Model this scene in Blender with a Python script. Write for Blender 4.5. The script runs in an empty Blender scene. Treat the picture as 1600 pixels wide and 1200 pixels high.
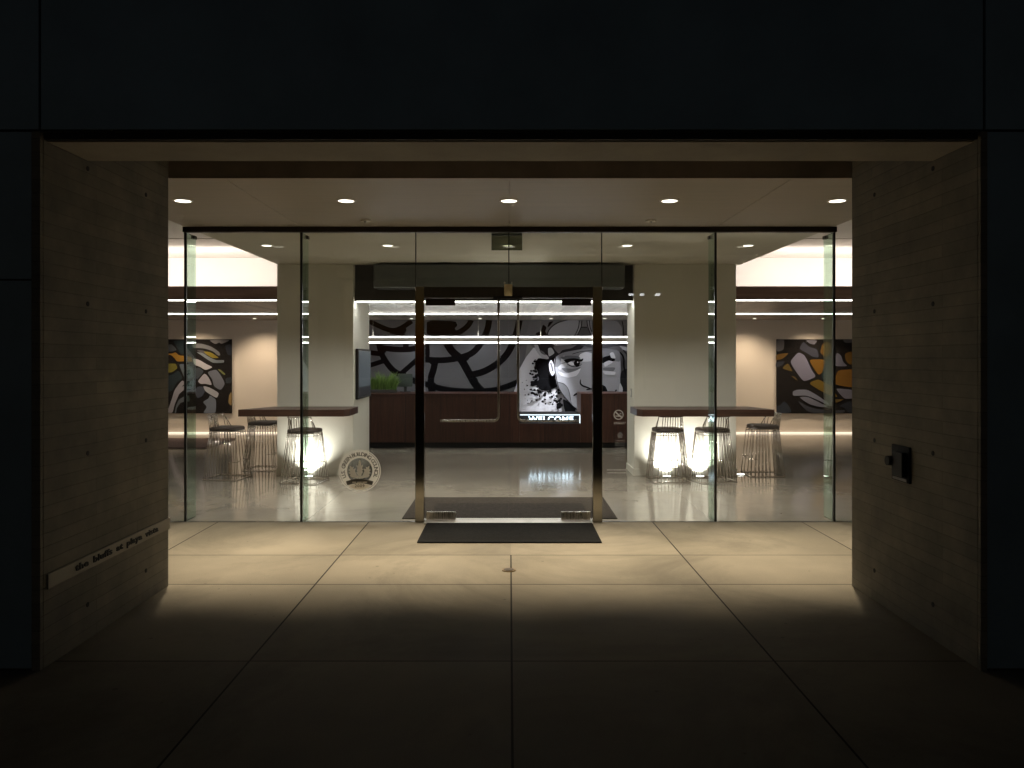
import bpy, bmesh, math, random
from mathutils import Vector, Matrix
R = math.radians
random.seed(7)
SC = bpy.context.scene
COL = SC.collection

# ------------------------------------------------------------------ camera, sky, exposure
cam_d = bpy.data.cameras.new("camera")
cam = bpy.data.objects.new("camera", cam_d)
COL.objects.link(cam)
cam.location = (0, 0, 1.6)
cam.rotation_euler = (R(90), 0, 0)
cam_d.sensor_width = 36
cam_d.lens = 28
cam_d.shift_x = 0.0025
cam_d.shift_y = -0.025
cam_d.clip_end = 500
SC.camera = cam

W = bpy.data.worlds.new("World")
SC.world = W
W.use_nodes = True
wn = W.node_tree.nodes
sky = wn.new("ShaderNodeTexSky")
sky.sky_type = 'NISHITA'
sky.sun_disc = False
sky.sun_elevation = R(-2.0)
sky.sun_rotation = R(200)
wn["Background"].inputs[1].default_value = 0.07
W.node_tree.links.new(sky.outputs[0], wn["Background"].inputs[0])

SC.view_settings.view_transform = 'Standard'
SC.view_settings.look = 'None'
SC.view_settings.exposure = 0.0
SC.view_settings.gamma = 1.0
SC.view_settings.use_curve_mapping = False
cy = SC.cycles
cy.max_bounces = 10
cy.diffuse_bounces = 5
cy.glossy_bounces = 5
cy.transmission_bounces = 6
cy.transparent_max_bounces = 24
cy.sample_clamp_indirect = 4.0
cy.use_denoising = True
cy.caustics_reflective = False
cy.caustics_refractive = False

# ------------------------------------------------------------------ light levels
P_OUT = 590.0     # outdoor downlights
P_IN = 145.0       # lobby downlights
P_UP = 125.0       # floor uplights
P_WASH = 140.0     # wall washers
P_COVE = 56.0    # cove strips
E_LED = 12.0       # linear ceiling LEDs
WARM = (1.0, 0.85, 0.64)
NEUT = (1.0, 0.93, 0.86)

FPX = 28 / 36 * 1600
def at(px, py, D):
    """photo pixel -> world point at distance D"""
    return Vector(((px - 796) * D / FPX, D, 1.6 - (py - 560) * D / FPX))

# ------------------------------------------------------------------ materials
def lin(c):
    c /= 255.0
    return c / 12.92 if c <= 0.04045 else ((c + 0.055) / 1.055) ** 2.4
MC = {}
def mat(name, col, rough=0.6, metal=0.0, spec=0.5, noise=0.0, nscale=6.0, stretch=(1, 1, 1), bump=0.0, bscale=60.0, rnoise=0.0, emit=None, estr=0.0):
    if name in MC:
        return MC[name]
    m = bpy.data.materials.new(name)
    m.use_nodes = True
    nt = m.node_tree
    N, L = nt.nodes, nt.links
    b = N["Principled BSDF"]
    b.inputs["Base Color"].default_value = (*col, 1)
    b.inputs["Roughness"].default_value = rough
    b.inputs["Metallic"].default_value = metal
    b.inputs["Specular IOR Level"].default_value = spec
    if noise or bump or rnoise:
        tc = N.new("ShaderNodeTexCoord")
        mp = N.new("ShaderNodeMapping")
        mp.inputs["Scale"].default_value = stretch
        L.new(tc.outputs["Object"], mp.inputs[0])
    if noise or rnoise:
        n = N.new("ShaderNodeTexNoise")
        n.inputs["Scale"].default_value = nscale
        n.inputs["Detail"].default_value = 8
        n.inputs["Roughness"].default_value = 0.6
        L.new(mp.outputs[0], n.inputs["Vector"])
    if noise:
        r = N.new("ShaderNodeValToRGB")
        r.color_ramp.elements[0].position = 0.3
        r.color_ramp.elements[1].position = 0.72
        r.color_ramp.elements[0].color = (*[max(0, c * (1 - noise)) for c in col], 1)
        r.color_ramp.elements[1].color = (*[min(1, c * (1 + noise)) for c in col], 1)
        L.new(n.outputs["Fac"], r.inputs[0])
        L.new(r.outputs[0], b.inputs["Base Color"])
    if rnoise:
        mr = N.new("ShaderNodeMapRange")
        mr.inputs[3].default_value = max(0.02, rough - rnoise)
        mr.inputs[4].default_value = rough + rnoise
        L.new(n.outputs["Fac"], mr.inputs[0])
        L.new(mr.outputs[0], b.inputs["Roughness"])
    if bump:
        n2 = N.new("ShaderNodeTexNoise")
        n2.inputs["Scale"].default_value = bscale
        n2.inputs["Detail"].default_value = 5
        L.new(mp.outputs[0], n2.inputs["Vector"])
        bp = N.new("ShaderNodeBump")
        bp.inputs["Strength"].default_value = bump
        bp.inputs["Distance"].default_value = 0.01
        L.new(n2.outputs["Fac"], bp.inputs["Height"])
        L.new(bp.outputs[0], b.inputs["Normal"])
    if emit:
        b.inputs["Emission Color"].default_value = (*emit, 1)
        b.inputs["Emission Strength"].default_value = estr
    MC[name] = m
    return m

def glass(name, tint, refl=1.0, rough=0.0):
    m = bpy.data.materials.new(name)
    m.use_nodes = True
    nt = m.node_tree
    N, L = nt.nodes, nt.links
    N.remove(N["Principled BSDF"])
    out = N["Material Output"]
    lw = N.new("ShaderNodeLayerWeight")
    lw.inputs[0].default_value = 0.5
    p = N.new("ShaderNodeMath"); p.operation = 'POWER'; p.inputs[1].default_value = 5
    a = N.new("ShaderNodeMath"); a.operation = 'MULTIPLY_ADD'
    a.inputs[1].default_value = 0.96 * refl; a.inputs[2].default_value = 0.04 * refl
    L.new(lw.outputs["Facing"], p.inputs[0])
    L.new(p.outputs[0], a.inputs[0])
    t = N.new("ShaderNodeBsdfTransparent"); t.inputs[0].default_value = (*tint, 1)
    g = N.new("ShaderNodeBsdfGlossy"); g.inputs["Roughness"].default_value = rough
    mx = N.new("ShaderNodeMixShader")
    L.new(a.outputs[0], mx.inputs[0]); L.new(t.outputs[0], mx.inputs[1]); L.new(g.outputs[0], mx.inputs[2])
    L.new(mx.outputs[0], out.inputs[0])
    return m

def film(name, col, alpha):
    """thin vinyl film: part covers, part lets through"""
    m = bpy.data.materials.new(name)
    m.use_nodes = True
    b = m.node_tree.nodes["Principled BSDF"]
    b.inputs["Base Color"].default_value = (*col, 1)
    b.inputs["Roughness"].default_value = 0.7
    b.inputs["Alpha"].default_value = alpha
    tr = m.node_tree.nodes.new("ShaderNodeBsdfTranslucent")
    tr.inputs[0].default_value = (*col, 1)
    # a frosted film glows with the light behind it
    ad = m.node_tree.nodes.new("ShaderNodeMixShader"); ad.inputs[0].default_value = 0.55
    tp = m.node_tree.nodes.new("ShaderNodeBsdfTransparent")
    m2 = m.node_tree.nodes.new("ShaderNodeMixShader"); m2.inputs[0].default_value = alpha
    b.inputs["Alpha"].default_value = 1
    L = m.node_tree.links
    L.new(b.outputs[0], ad.inputs[1]); L.new(tr.outputs[0], ad.inputs[2])
    L.new(tp.outputs[0], m2.inputs[1]); L.new(ad.outputs[0], m2.inputs[2])
    L.new(m2.outputs[0], m.node_tree.nodes["Material Output"].inputs[0])
    return m

def emitter(name, col, s):
    m = bpy.data.materials.new(name)
    m.use_nodes = True
    nt = m.node_tree
    nt.nodes.remove(nt.nodes["Principled BSDF"])
    e = nt.nodes.new("ShaderNodeEmission")
    e.inputs[0].default_value = (*col, 1); e.inputs[1].default_value = s
    nt.links.new(e.outputs[0], nt.nodes["Material Output"].inputs[0])
    return m

def board_concrete(name, col):
    """board-formed concrete: long low boards, seams, blotches (walls whose face looks along x)"""
    m = bpy.data.materials.new(name)
    m.use_nodes = True
    nt = m.node_tree; N, L = nt.nodes, nt.links
    b = N["Principled BSDF"]; b.inputs["Roughness"].default_value = 0.8
    tc = N.new("ShaderNodeTexCoord"); sp = N.new("ShaderNodeSeparateXYZ"); cb = N.new("ShaderNodeCombineXYZ")
    L.new(tc.outputs["Object"], sp.inputs[0])
    ad = N.new("ShaderNodeMath"); ad.operation = 'ADD'
    L.new(sp.outputs[0], ad.inputs[0]); L.new(sp.outputs[1], ad.inputs[1])
    L.new(ad.outputs[0], cb.inputs[0]); L.new(sp.outputs[2], cb.inputs[1])
    wob = N.new("ShaderNodeTexNoise"); wob.inputs["Scale"].default_value = 1.7
    L.new(tc.outputs["Object"], wob.inputs["Vector"])
    wv = N.new("ShaderNodeVectorMath"); wv.operation = 'SCALE'; wv.inputs[3].default_value = 0.012
    L.new(wob.outputs["Color"], wv.inputs[0])
    wa = N.new("ShaderNodeVectorMath"); wa.operation = 'ADD'
    L.new(cb.outputs[0], wa.inputs[0]); L.new(wv.outputs[0], wa.inputs[1])
    br = N.new("ShaderNodeTexBrick")
    br.offset = 0.37; br.squash = 1.0
    br.inputs["Color1"].default_value = (*[c * 0.90 for c in col], 1)
    br.inputs["Color2"].default_value = (*[c * 1.09 for c in col], 1)
    br.inputs["Mortar"].default_value = (*[c * 0.70 for c in col], 1)
    br.inputs["Scale"].default_value = 1.0
    br.inputs["Mortar Size"].default_value = 0.0028
    br.inputs["Mortar Smooth"].default_value = 0.4
    br.inputs["Brick Width"].default_value = 1.37
    br.inputs["Row Height"].default_value = 0.070
    L.new(wa.outputs[0], br.inputs["Vector"])
    n = N.new("ShaderNodeTexNoise"); n.inputs["Scale"].default_value = 3.2; n.inputs["Detail"].default_value = 9
    n.inputs["Roughness"].default_value = 0.65
    L.new(tc.outputs["Object"], n.inputs["Vector"])
    rp = N.new("ShaderNodeValToRGB")
    rp.color_ramp.elements[0].position = 0.3; rp.color_ramp.elements[0].color = (.62, .62, .62, 1)
    rp.color_ramp.elements[1].position = 0.7; rp.color_ramp.elements[1].color = (1.15, 1.12, 1.05, 1)
    L.new(n.outputs["Fac"], rp.inputs[0])
    mx = N.new("ShaderNodeMix"); mx.data_type = 'RGBA'; mx.blend_type = 'MULTIPLY'; mx.inputs[0].default_value = 1
    L.new(br.outputs["Color"], mx.inputs[6]); L.new(rp.outputs[0], mx.inputs[7])
    L.new(mx.outputs[2], b.inputs["Base Color"])
    gm = N.new("ShaderNodeMapping"); gm.inputs["Scale"].default_value = (4, 4, 90)
    L.new(tc.outputs["Object"], gm.inputs[0])
    gr = N.new("ShaderNodeTexNoise"); gr.inputs["Scale"].default_value = 2; gr.inputs["Detail"].default_value = 6
    L.new(gm.outputs[0], gr.inputs["Vector"])
    hh = N.new("ShaderNodeMath"); hh.operation = 'MULTIPLY_ADD'; hh.inputs[1].default_value = -1.0
    L.new(br.outputs["Fac"], hh.inputs[0])
    g2 = N.new("ShaderNodeMath"); g2.operation = 'MULTIPLY'; g2.inputs[1].default_value = 0.35
    L.new(gr.outputs["Fac"], g2.inputs[0]); L.new(g2.outputs[0], hh.inputs[2])
    bp = N.new("ShaderNodeBump"); bp.inputs["Strength"].default_value = 0.6; bp.inputs["Distance"].default_value = 0.006
    L.new(hh.outputs[0], bp.inputs["Height"]); L.new(bp.outputs[0], b.inputs["Normal"])
    return m

def slab_floor(name, col, rough, rvar, xs, ys, centre=None, jw=0.006, var=0.2, nscale=1.4, jdark=0.35, bump=0.08, spec=0.5):
    """concrete with tooled joints at x in xs, y in ys; centre = (x, ymax) a joint that stops at ymax"""
    m = bpy.data.materials.new(name)
    m.use_nodes = True
    nt = m.node_tree; N, L = nt.nodes, nt.links
    b = N["Principled BSDF"]
    b.inputs["Specular IOR Level"].default_value = spec
    tc = N.new("ShaderNodeTexCoord"); sp = N.new("ShaderNodeSeparateXYZ")
    L.new(tc.outputs["Object"], sp.inputs[0])
    def M(op, a, bb=None, c=None):
        q = N.new("ShaderNodeMath"); q.operation = op
        for i, v in enumerate((a, bb, c)):
            if v is None: continue
            if isinstance(v, (int, float)): q.inputs[i].default_value = v
            else: L.new(v, q.inputs[i])
        return q.outputs[0]
    acc = None
    def add(o):
        nonlocal acc
        acc = o if acc is None else M('MAXIMUM', acc, o)
    for x in xs:
        add(M('LESS_THAN', M('ABSOLUTE', M('SUBTRACT', sp.outputs[0], x)), jw * .5))
    for y in ys:
        add(M('LESS_THAN', M('ABSOLUTE', M('SUBTRACT', sp.outputs[1], y)), jw * .5))
    if centre:
        l = M('LESS_THAN', M('ABSOLUTE', M('SUBTRACT', sp.outputs[0], centre[0])), jw * .5)
        add(M('MULTIPLY', l, M('LESS_THAN', sp.outputs[1], centre[1])))
    n = N.new("ShaderNodeTexNoise"); n.inputs["Scale"].default_value = nscale; n.inputs["Detail"].default_value = 10
    n.inputs["Roughness"].default_value = 0.62
    L.new(tc.outputs["Object"], n.inputs["Vector"])
    f = N.new("ShaderNodeTexNoise"); f.inputs["Scale"].default_value = 170; f.inputs["Detail"].default_value = 3
    L.new(tc.outputs["Object"], f.inputs["Vector"])
    mixf = M('MULTIPLY_ADD', f.outputs["Fac"], 0.42, M('MULTIPLY', n.outputs["Fac"], 0.58))
    rp = N.new("ShaderNodeValToRGB")
    rp.color_ramp.elements[0].position = 0.34; rp.color_ramp.elements[1].position = 0.66
    rp.color_ramp.elements[0].color = (*[c * (1 - var) for c in col], 1)
    rp.color_ramp.elements[1].color = (*[c * (1 + var) for c in col], 1)
    L.new(mixf, rp.inputs[0])
    mx = N.new("ShaderNodeMix"); mx.data_type = 'RGBA'
    mx.inputs[7].default_value = (*[c * jdark for c in col], 1)
    cid = None
    for i, x in enumerate(list(xs) + ([centre[0]] if centre else [])):
        q = M('MULTIPLY', M('GREATER_THAN', sp.outputs[0], x), 1.37 + i); cid = q if cid is None else M('ADD', cid, q)
    for i, y in enumerate(ys):
        cid = M('ADD', cid, M('MULTIPLY', M('GREATER_THAN', sp.outputs[1], y), 17.3 + i * 3))
    wn_ = N.new("ShaderNodeTexWhiteNoise"); wn_.noise_dimensions = '1D'; L.new(cid, wn_.inputs["W"])
    tone = N.new("ShaderNodeMapRange"); tone.inputs[3].default_value = 1 - var * .45; tone.inputs[4].default_value = 1 + var * .3
    L.new(wn_.outputs[0], tone.inputs[0])
    st = N.new("ShaderNodeTexNoise"); st.inputs["Scale"].default_value = .55; st.inputs["Detail"].default_value = 12; st.inputs["Roughness"].default_value = .72; st.inputs["Distortion"].default_value = .8
    L.new(tc.outputs["Object"], st.inputs["Vector"])
    sr = N.new("ShaderNodeMapRange"); sr.inputs[1].default_value = .36; sr.inputs[2].default_value = .52; sr.inputs[3].default_value = 1 - var * 1.3; sr.inputs[4].default_value = 1.0
    L.new(st.outputs["Fac"], sr.inputs[0])
    vo = N.new("ShaderNodeTexVoronoi"); vo.inputs["Scale"].default_value = 7.0
    L.new(tc.outputs["Object"], vo.inputs["Vector"])
    sn = N.new("ShaderNodeSeparateXYZ"); L.new(vo.outputs["Color"], sn.inputs[0])
    pk = M('MULTIPLY', M('LESS_THAN', vo.outputs["Distance"], M('MULTIPLY', sn.outputs[1], .10)), M('GREATER_THAN', sn.outputs[0], .62))
    pk = M('SUBTRACT', 1.0, M('MULTIPLY', pk, var * 1.5))
    tot_ = M('MULTIPLY', M('MULTIPLY', tone.outputs[0], sr.outputs[0]), pk)
    mt_ = N.new("ShaderNodeMix"); mt_.data_type = 'RGBA'; mt_.blend_type = 'MULTIPLY'; mt_.inputs[0].default_value = 1
    L.new(rp.outputs[0], mt_.inputs[6]); L.new(tot_, mt_.inputs[7])
    L.new(mt_.outputs[2], mx.inputs[6])
    if acc is not None:
        L.new(acc, mx.inputs[0])
    else:
        mx.inputs[0].default_value = 0
    L.new(mx.outputs[2], b.inputs["Base Color"])
    mr = N.new("ShaderNodeMapRange"); mr.inputs[3].default_value = rough - rvar; mr.inputs[4].default_value = rough + rvar
    mr.inputs[1].default_value = .3; mr.inputs[2].default_value = .7
    L.new(n.outputs["Fac"], mr.inputs[0]); L.new(mr.outputs[0], b.inputs["Roughness"])
    if bump:
        h = f.outputs["Fac"]
        if acc is not None:
            h = M('SUBTRACT', f.outputs["Fac"], M('MULTIPLY', acc, 2.0))
        bp = N.new("ShaderNodeBump"); bp.inputs["Strength"].default_value = bump; bp.inputs["Distance"].default_value = 0.004
        L.new(h, bp.inputs["Height"]); L.new(bp.outputs[0], b.inputs["Normal"])
    return m

def wood(name, c1, c2, axis='x', scale=1.0, rough=0.4, plank=0.0):
    m = bpy.data.materials.new(name)
    m.use_nodes = True
    nt = m.node_tree; N, L = nt.nodes, nt.links
    b = N["Principled BSDF"]; b.inputs["Roughness"].default_value = rough
    tc = N.new("ShaderNodeTexCoord"); mp = N.new("ShaderNodeMapping")
    s = {'x': (1.2, 22, 22), 'y': (22, 1.2, 22), 'z': (22, 22, 1.2)}[axis]
    mp.inputs["Scale"].default_value = tuple(v * scale for v in s)
    L.new(tc.outputs["Object"], mp.inputs[0])
    n = N.new("ShaderNodeTexNoise"); n.inputs["Scale"].default_value = 1.6; n.inputs["Detail"].default_value = 8
    n.inputs["Distortion"].default_value = 0.6
    L.new(mp.outputs[0], n.inputs["Vector"])
    rp = N.new("ShaderNodeValToRGB")
    rp.color_ramp.elements[0].position = 0.33; rp.color_ramp.elements[0].color = (*c1, 1)
    rp.color_ramp.elements[1].position = 0.68; rp.color_ramp.elements[1].color = (*c2, 1)
    L.new(n.outputs["Fac"], rp.inputs[0])
    src = rp.outputs[0]
    if plank:
        sp = N.new("ShaderNodeSeparateXYZ"); L.new(tc.outputs["Object"], sp.inputs[0])
        k = N.new("ShaderNodeMath"); k.operation = 'MULTIPLY'; k.inputs[1].default_value = 1 / plank
        L.new(sp.outputs[0 if axis != 'x' else 1], k.inputs[0])
        fl = N.new("ShaderNodeMath"); fl.operation = 'FLOOR'; L.new(k.outputs[0], fl.inputs[0])
        wn_ = N.new("ShaderNodeTexWhiteNoise"); wn_.noise_dimensions = '1D'; L.new(fl.outputs[0], wn_.inputs["W"])
        fr = N.new("ShaderNodeMath"); fr.operation = 'FRACT'; L.new(k.outputs[0], fr.inputs[0])
        ed = N.new("ShaderNodeMath"); ed.operation = 'GREATER_THAN'; ed.inputs[1].default_value = 0.025
        L.new(fr.outputs[0], ed.inputs[0])
        sft = N.new('ShaderNodeMapRange'); sft.inputs[3].default_value = 0.55; L.new(ed.outputs[0], sft.inputs[0])
        mr = N.new("ShaderNodeMapRange"); mr.inputs[3].default_value = 0.6; mr.inputs[4].default_value = 1.15
        L.new(wn_.outputs[0], mr.inputs[0])
        mm = N.new("ShaderNodeMath"); mm.operation = 'MULTIPLY'
        L.new(mr.outputs[0], mm.inputs[0]); L.new(sft.outputs[0], mm.inputs[1])
        mx = N.new("ShaderNodeMix"); mx.data_type = 'RGBA'; mx.blend_type = 'MULTIPLY'; mx.inputs[0].default_value = 1
        L.new(src, mx.inputs[6]); L.new(mm.outputs[0], mx.inputs[7])
        src = mx.outputs[2]
    L.new(src, b.inputs["Base Color"])
    return m

M_PAVE = slab_floor("paving concrete", (.172, .151, .112), .82, .08, (-1.375, 1.40, -2.85, 2.86, -4.3, 4.3), (6.48, 5.64, 4.21, 1.3, -1.5), (0.012, 6.48), .011, .20, 1.3, .12, .25, .10)
M_LFLOOR = slab_floor("polished lobby concrete", (.31, .285, .235), .10, .018, (-2.0, 2.0, -4.6, 4.6), (9.6, 12.6, 15.0), None, .005, .14, 1.1, .55, 0.0, .8)
M_WALLC = board_concrete("board formed concrete", (.205, .190, .152))
M_FACADE = mat("dark facade panel", (.22, .32, .38), .5, .2, noise=.2, nscale=1.5, rnoise=.08)
M_BLACK = mat("black seam", (.008, .008, .008), .7)
M_SOFFIT = mat("soffit panel", (.40, .35, .28), .5, 0, noise=.1, nscale=2.0, stretch=(.6, 9, 1), rnoise=.1)
M_BEAM = mat("portal soffit plaster", (.35, .315, .26), .8, noise=.12, nscale=3, bump=.15)
M_BRONZE = mat("dark bronze", (.045, .035, .028), .45, .5, noise=.15, nscale=4)
M_FASCIA = mat("brown fascia", (.46, .40, .35), .6, noise=.2, nscale=3)
M_CEIL = mat("painted ceiling", (.62, .59, .48), .8, noise=.03, nscale=2, bump=.05, bscale=90)
M_COLUMN = mat("column plaster", (.72, .71, .62), .75, noise=.03, nscale=1.6, bump=.06, bscale=120)
M_WALL = mat("cream wall", (.66, .57, .48), .8, noise=.03, nscale=1.2, bump=.05, bscale=110)
M_WHITE = mat("white paint", (.82, .79, .75), .7, noise=.02, nscale=2)
M_DARKCEIL = mat("dark lintel", (.02, .02, .022), .6)
M_BOX = mat("grey housing", (.115, .13, .13), .5, .2, noise=.08)
M_STEEL = mat("brushed steel", (.42, .40, .36), .28, 1.0, noise=.1, nscale=3, stretch=(40, 40, 1), rnoise=.08)
M_DARKSTEEL = mat("dark steel", (.10, .095, .085), .38, .9, noise=.15, nscale=3, stretch=(30, 30, 1))
M_POST = mat("polished post steel", (.27, .255, .22), .10, 1.0, rnoise=.04, nscale=2)
M_CHROME = mat("chrome wire", (.58, .54, .49), .2, 1.0)
M_BRASS = mat("satin brass", (.85, .75, .50), .45, .3)
M_LEATHER = mat("dark seat leather", (.055, .042, .038), .5, noise=.25, nscale=12, bump=.2, bscale=90)
M_MAT = mat("black entrance mat", (.010, .010, .0095), 1.0, 0, .05, noise=.35, nscale=40, bump=.7, bscale=260)
M_MATIN = mat("grey walk off mat", (.040, .034, .029), 1.0, 0, .1, noise=.3, nscale=30, bump=.6, bscale=220)
M_RUG = mat("brown rug", (.15, .10, .09), .95, noise=.25, nscale=20, bump=.5, bscale=200)
M_DESK = wood("mahogany veneer", (.048, .019, .013), (.095, .036, .024), 'z', 1.0, .35, .62)
M_TABLE = wood("dark walnut", (.040, .019, .014), (.070, .033, .022), 'x', 1.0, .35)
M_WOODC = wood("brown slat ceiling", (.27, .20, .165), (.40, .31, .26), 'y', .7, .35, .14)
M_BULK = wood("brown bulkhead veneer", (.16, .10, .085), (.25, .165, .14), "x", .5, .4)
M_LITC = wood("lit slat ceiling", (.52, .49, .45), (.80, .76, .70), 'y', .5, .3, .22)  # paler copy of the brown slats, LED light put into the tone
M_GLASS = glass("clear glass", (.972, .985, .97), 1.0)
M_FIN = glass("green glass fin", (.80, .93, .86), 1.5)
M_FINEDGE = mat("fin edge", (.012, .016, .014), .3)
M_SMOKED = glass("smoked acrylic", (.40, .42, .36), 1.0)
M_LED = emitter("linear led", (1.0, .95, .90), E_LED)
M_LEDP = emitter("bright linear led", (1.0, .97, .94), 24)
M_LENSW = emitter("warm lamp lens", (1.0, .92, .76), 4)
M_LENSU = emitter("uplight lens", (1.0, .96, .90), 12)
M_BASELED = emitter("base led", (1.0, .80, .62), 1.6)
M_LETTER = emitter("backlit letters", (.66, .84, 1.0), 5)
M_SIGNFRAME = emitter("sign edge light", (.80, .90, 1.0), 2.5)
M_SIGNBACK = mat("sign backing", (.035, .038, .045), .5)
M_SCREEN = mat("screen reflection glow", (.05, .06, .07), .25, emit=(.30, .36, .42), estr=.16)  # faint emission stands in for reflections on the dark screen, lower band too
M_SCREENLO = mat("screen lower band", (.03, .03, .035), .25, emit=(.20, .22, .26), estr=.06)
M_GRASS = [mat("grass %s" % i, c, .6) for i, c in zip("abc", ((.085, .16, .025), (.15, .25, .05), (.04, .085, .015)))]
M_PLANTER = mat("planter", (.03, .03, .028), .5)
M_FROST = film("frosted vinyl", (.92, .88, .80), .80)
M_FROSTDIM = film("frosted vinyl letters", (.12, .11, .09), .8)
M_FIELD = film("backdrop shade", (.10, .095, .08), .45)  # dark tint added for the dim background seen through the clear centre
M_TINY = film("white vinyl lettering", (.8, .75, .7), .35)
M_TINYDIM = film("faint vinyl lettering", (.6, .58, .55), .12)

# ------------------------------------------------------------------ mesh helpers
class MB:
    def __init__(s): s.bm = bmesh.new()
    def box(s, x0, x1, y0, y1, z0, z1, bev=0.0, mi=0):
        t = bmesh.new()
        bmesh.ops.create_cube(t, size=1)
        bmesh.ops.scale(t, vec=(abs(x1 - x0), abs(y1 - y0), abs(z1 - z0)), verts=t.verts)
        bmesh.ops.translate(t, vec=((x0 + x1) / 2, (y0 + y1) / 2, (z0 + z1) / 2), verts=t.verts)
        if bev: bmesh.ops.bevel(t, geom=t.edges[:], offset=bev, segments=2, affect='EDGES', profile=.5)
        s.merge(t, mi); return s
    def merge(s, t, mi=0):
        vm = [s.bm.verts.new(v.co) for v in t.verts]
        t.verts.index_update()
        for f in t.faces:
            try:
                g = s.bm.faces.new([vm[v.index] for v in f.verts]); g.material_index = mi; g.smooth = f.smooth
            except ValueError: pass
        t.free()
    def cyl(s, c, r, h, axis='z', seg=24, r2=None, mi=0, smooth=True):
        t = bmesh.new()
        bmesh.ops.create_cone(t, cap_ends=True, segments=seg, radius1=r, radius2=r if r2 is None else r2, depth=h)
        if axis == 'x': bmesh.ops.rotate(t, matrix=Matrix.Rotation(R(90), 3, 'Y'), verts=t.verts)
        if axis == 'y': bmesh.ops.rotate(t, matrix=Matrix.Rotation(R(-90), 3, 'X'), verts=t.verts)
        bmesh.ops.translate(t, vec=c, verts=t.verts)
        for f in t.faces: f.smooth = smooth and len(f.verts) == 4
        s.merge(t, mi); return s
    def tube(s, pts, r, seg=8, closed=False, mi=0):
        pts = [Vector(p) for p in pts]; n = len(pts); rings = []
        prev = None
        for i, p in enumerate(pts):
            a = pts[i - 1] if (i or closed) else p
            b = pts[(i + 1) % n] if (i < n - 1 or closed) else p
            d = (b - a).normalized()
            if prev is None:
                u = d.cross(Vector((0, 0, 1)))
                if u.length < 1e-3: u = d.cross(Vector((1, 0, 0)))
            else:
                u = prev - d * prev.dot(d)
            u.normalize(); prev = u
            v = d.cross(u)
            rings.append([s.bm.verts.new(p + (u * math.cos(2 * math.pi * k / seg) + v * math.sin(2 * math.pi * k / seg)) * r) for k in range(seg)])
        m = n if closed else n - 1
        for i in range(m):
            A, B = rings[i], rings[(i + 1) % n]
            for k in range(seg):
                f = s.bm.faces.new((A[k], A[(k + 1) % seg], B[(k + 1) % seg], B[k])); f.smooth = True; f.material_index = mi
        if not closed:
            s.bm.faces.new(rings[0][::-1]); s.bm.faces.new(rings[-1])
        return s
    def prism(s, pts, z0, z1, mi=0, bev=0):
        t = bmesh.new()
        lo = [t.verts.new((p[0], p[1], z0)) for p in pts]; hi = [t.verts.new((p[0], p[1], z1)) for p in pts]
        n = len(pts)
        t.faces.new(lo[::-1]); t.faces.new(hi)
        for i in range(n): t.faces.new((lo[i], lo[(i + 1) % n], hi[(i + 1) % n], hi[i]))
        bmesh.ops.recalc_face_normals(t, faces=t.faces)
        if bev: bmesh.ops.bevel(t, geom=t.edges[:], offset=bev, segments=2, affect='EDGES', profile=.5)
        s.merge(t, mi); return s
    def poly(s, pts, mi=0):
        f = s.bm.faces.new([s.bm.verts.new(p) for p in pts]); f.material_index = mi; return s
    def ring(s, c, r0, r1, y0, y1, seg=64, mi=0):
        """flat ring in the xz plane between y0 (front) and y1"""
        vs = []
        for k in range(seg):
            a = 2 * math.pi * k / seg
            vs.append([s.bm.verts.new((c[0] + r * math.cos(a), y, c[1] + r * math.sin(a))) for r, y in ((r0, y0), (r1, y0), (r1, y1), (r0, y1))])
        for k in range(seg):
            A, B = vs[k], vs[(k + 1) % seg]
            for j in range(4):
                f = s.bm.faces.new((A[j], A[(j + 1) % 4], B[(j + 1) % 4], B[j])); f.material_index = mi
        return s
    def plate(s, pts, y0, y1, mi=0):
        """outline in (x, z), given thickness along y (y0 faces the viewer)"""
        a = [s.bm.verts.new((p[0], y0, p[1])) for p in pts]; b = [s.bm.verts.new((p[0], y1, p[1])) for p in pts]
        fs = [s.bm.faces.new(a), s.bm.faces.new(b[::-1])]
        n = len(pts)
        for i in range(n): fs.append(s.bm.faces.new((a[i], b[i], b[(i + 1) % n], a[(i + 1) % n])))
        for f in fs: f.material_index = mi
        return s
    def build(s, name, mats, parent=None, origin=None):
        bmesh.ops.recalc_face_normals(s.bm, faces=s.bm.faces)
        me = bpy.data.meshes.new(name)
        if origin is not None: bmesh.ops.translate(s.bm, vec=-Vector(origin), verts=s.bm.verts)
        s.bm.to_mesh(me); s.bm.free()
        for m in (mats if isinstance(mats, (list, tuple)) else [mats]): me.materials.append(m)
        o = bpy.data.objects.new(name, me); COL.objects.link(o)
        if origin is not None: o.location = origin
        if parent is not None:
            o.parent = parent
            if origin is None or True:
                # meshes are authored in world space unless the parent is a local prototype
                if not parent.get("_local"): o.matrix_parent_inverse = parent.matrix_basis.inverted()
        return o

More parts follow.
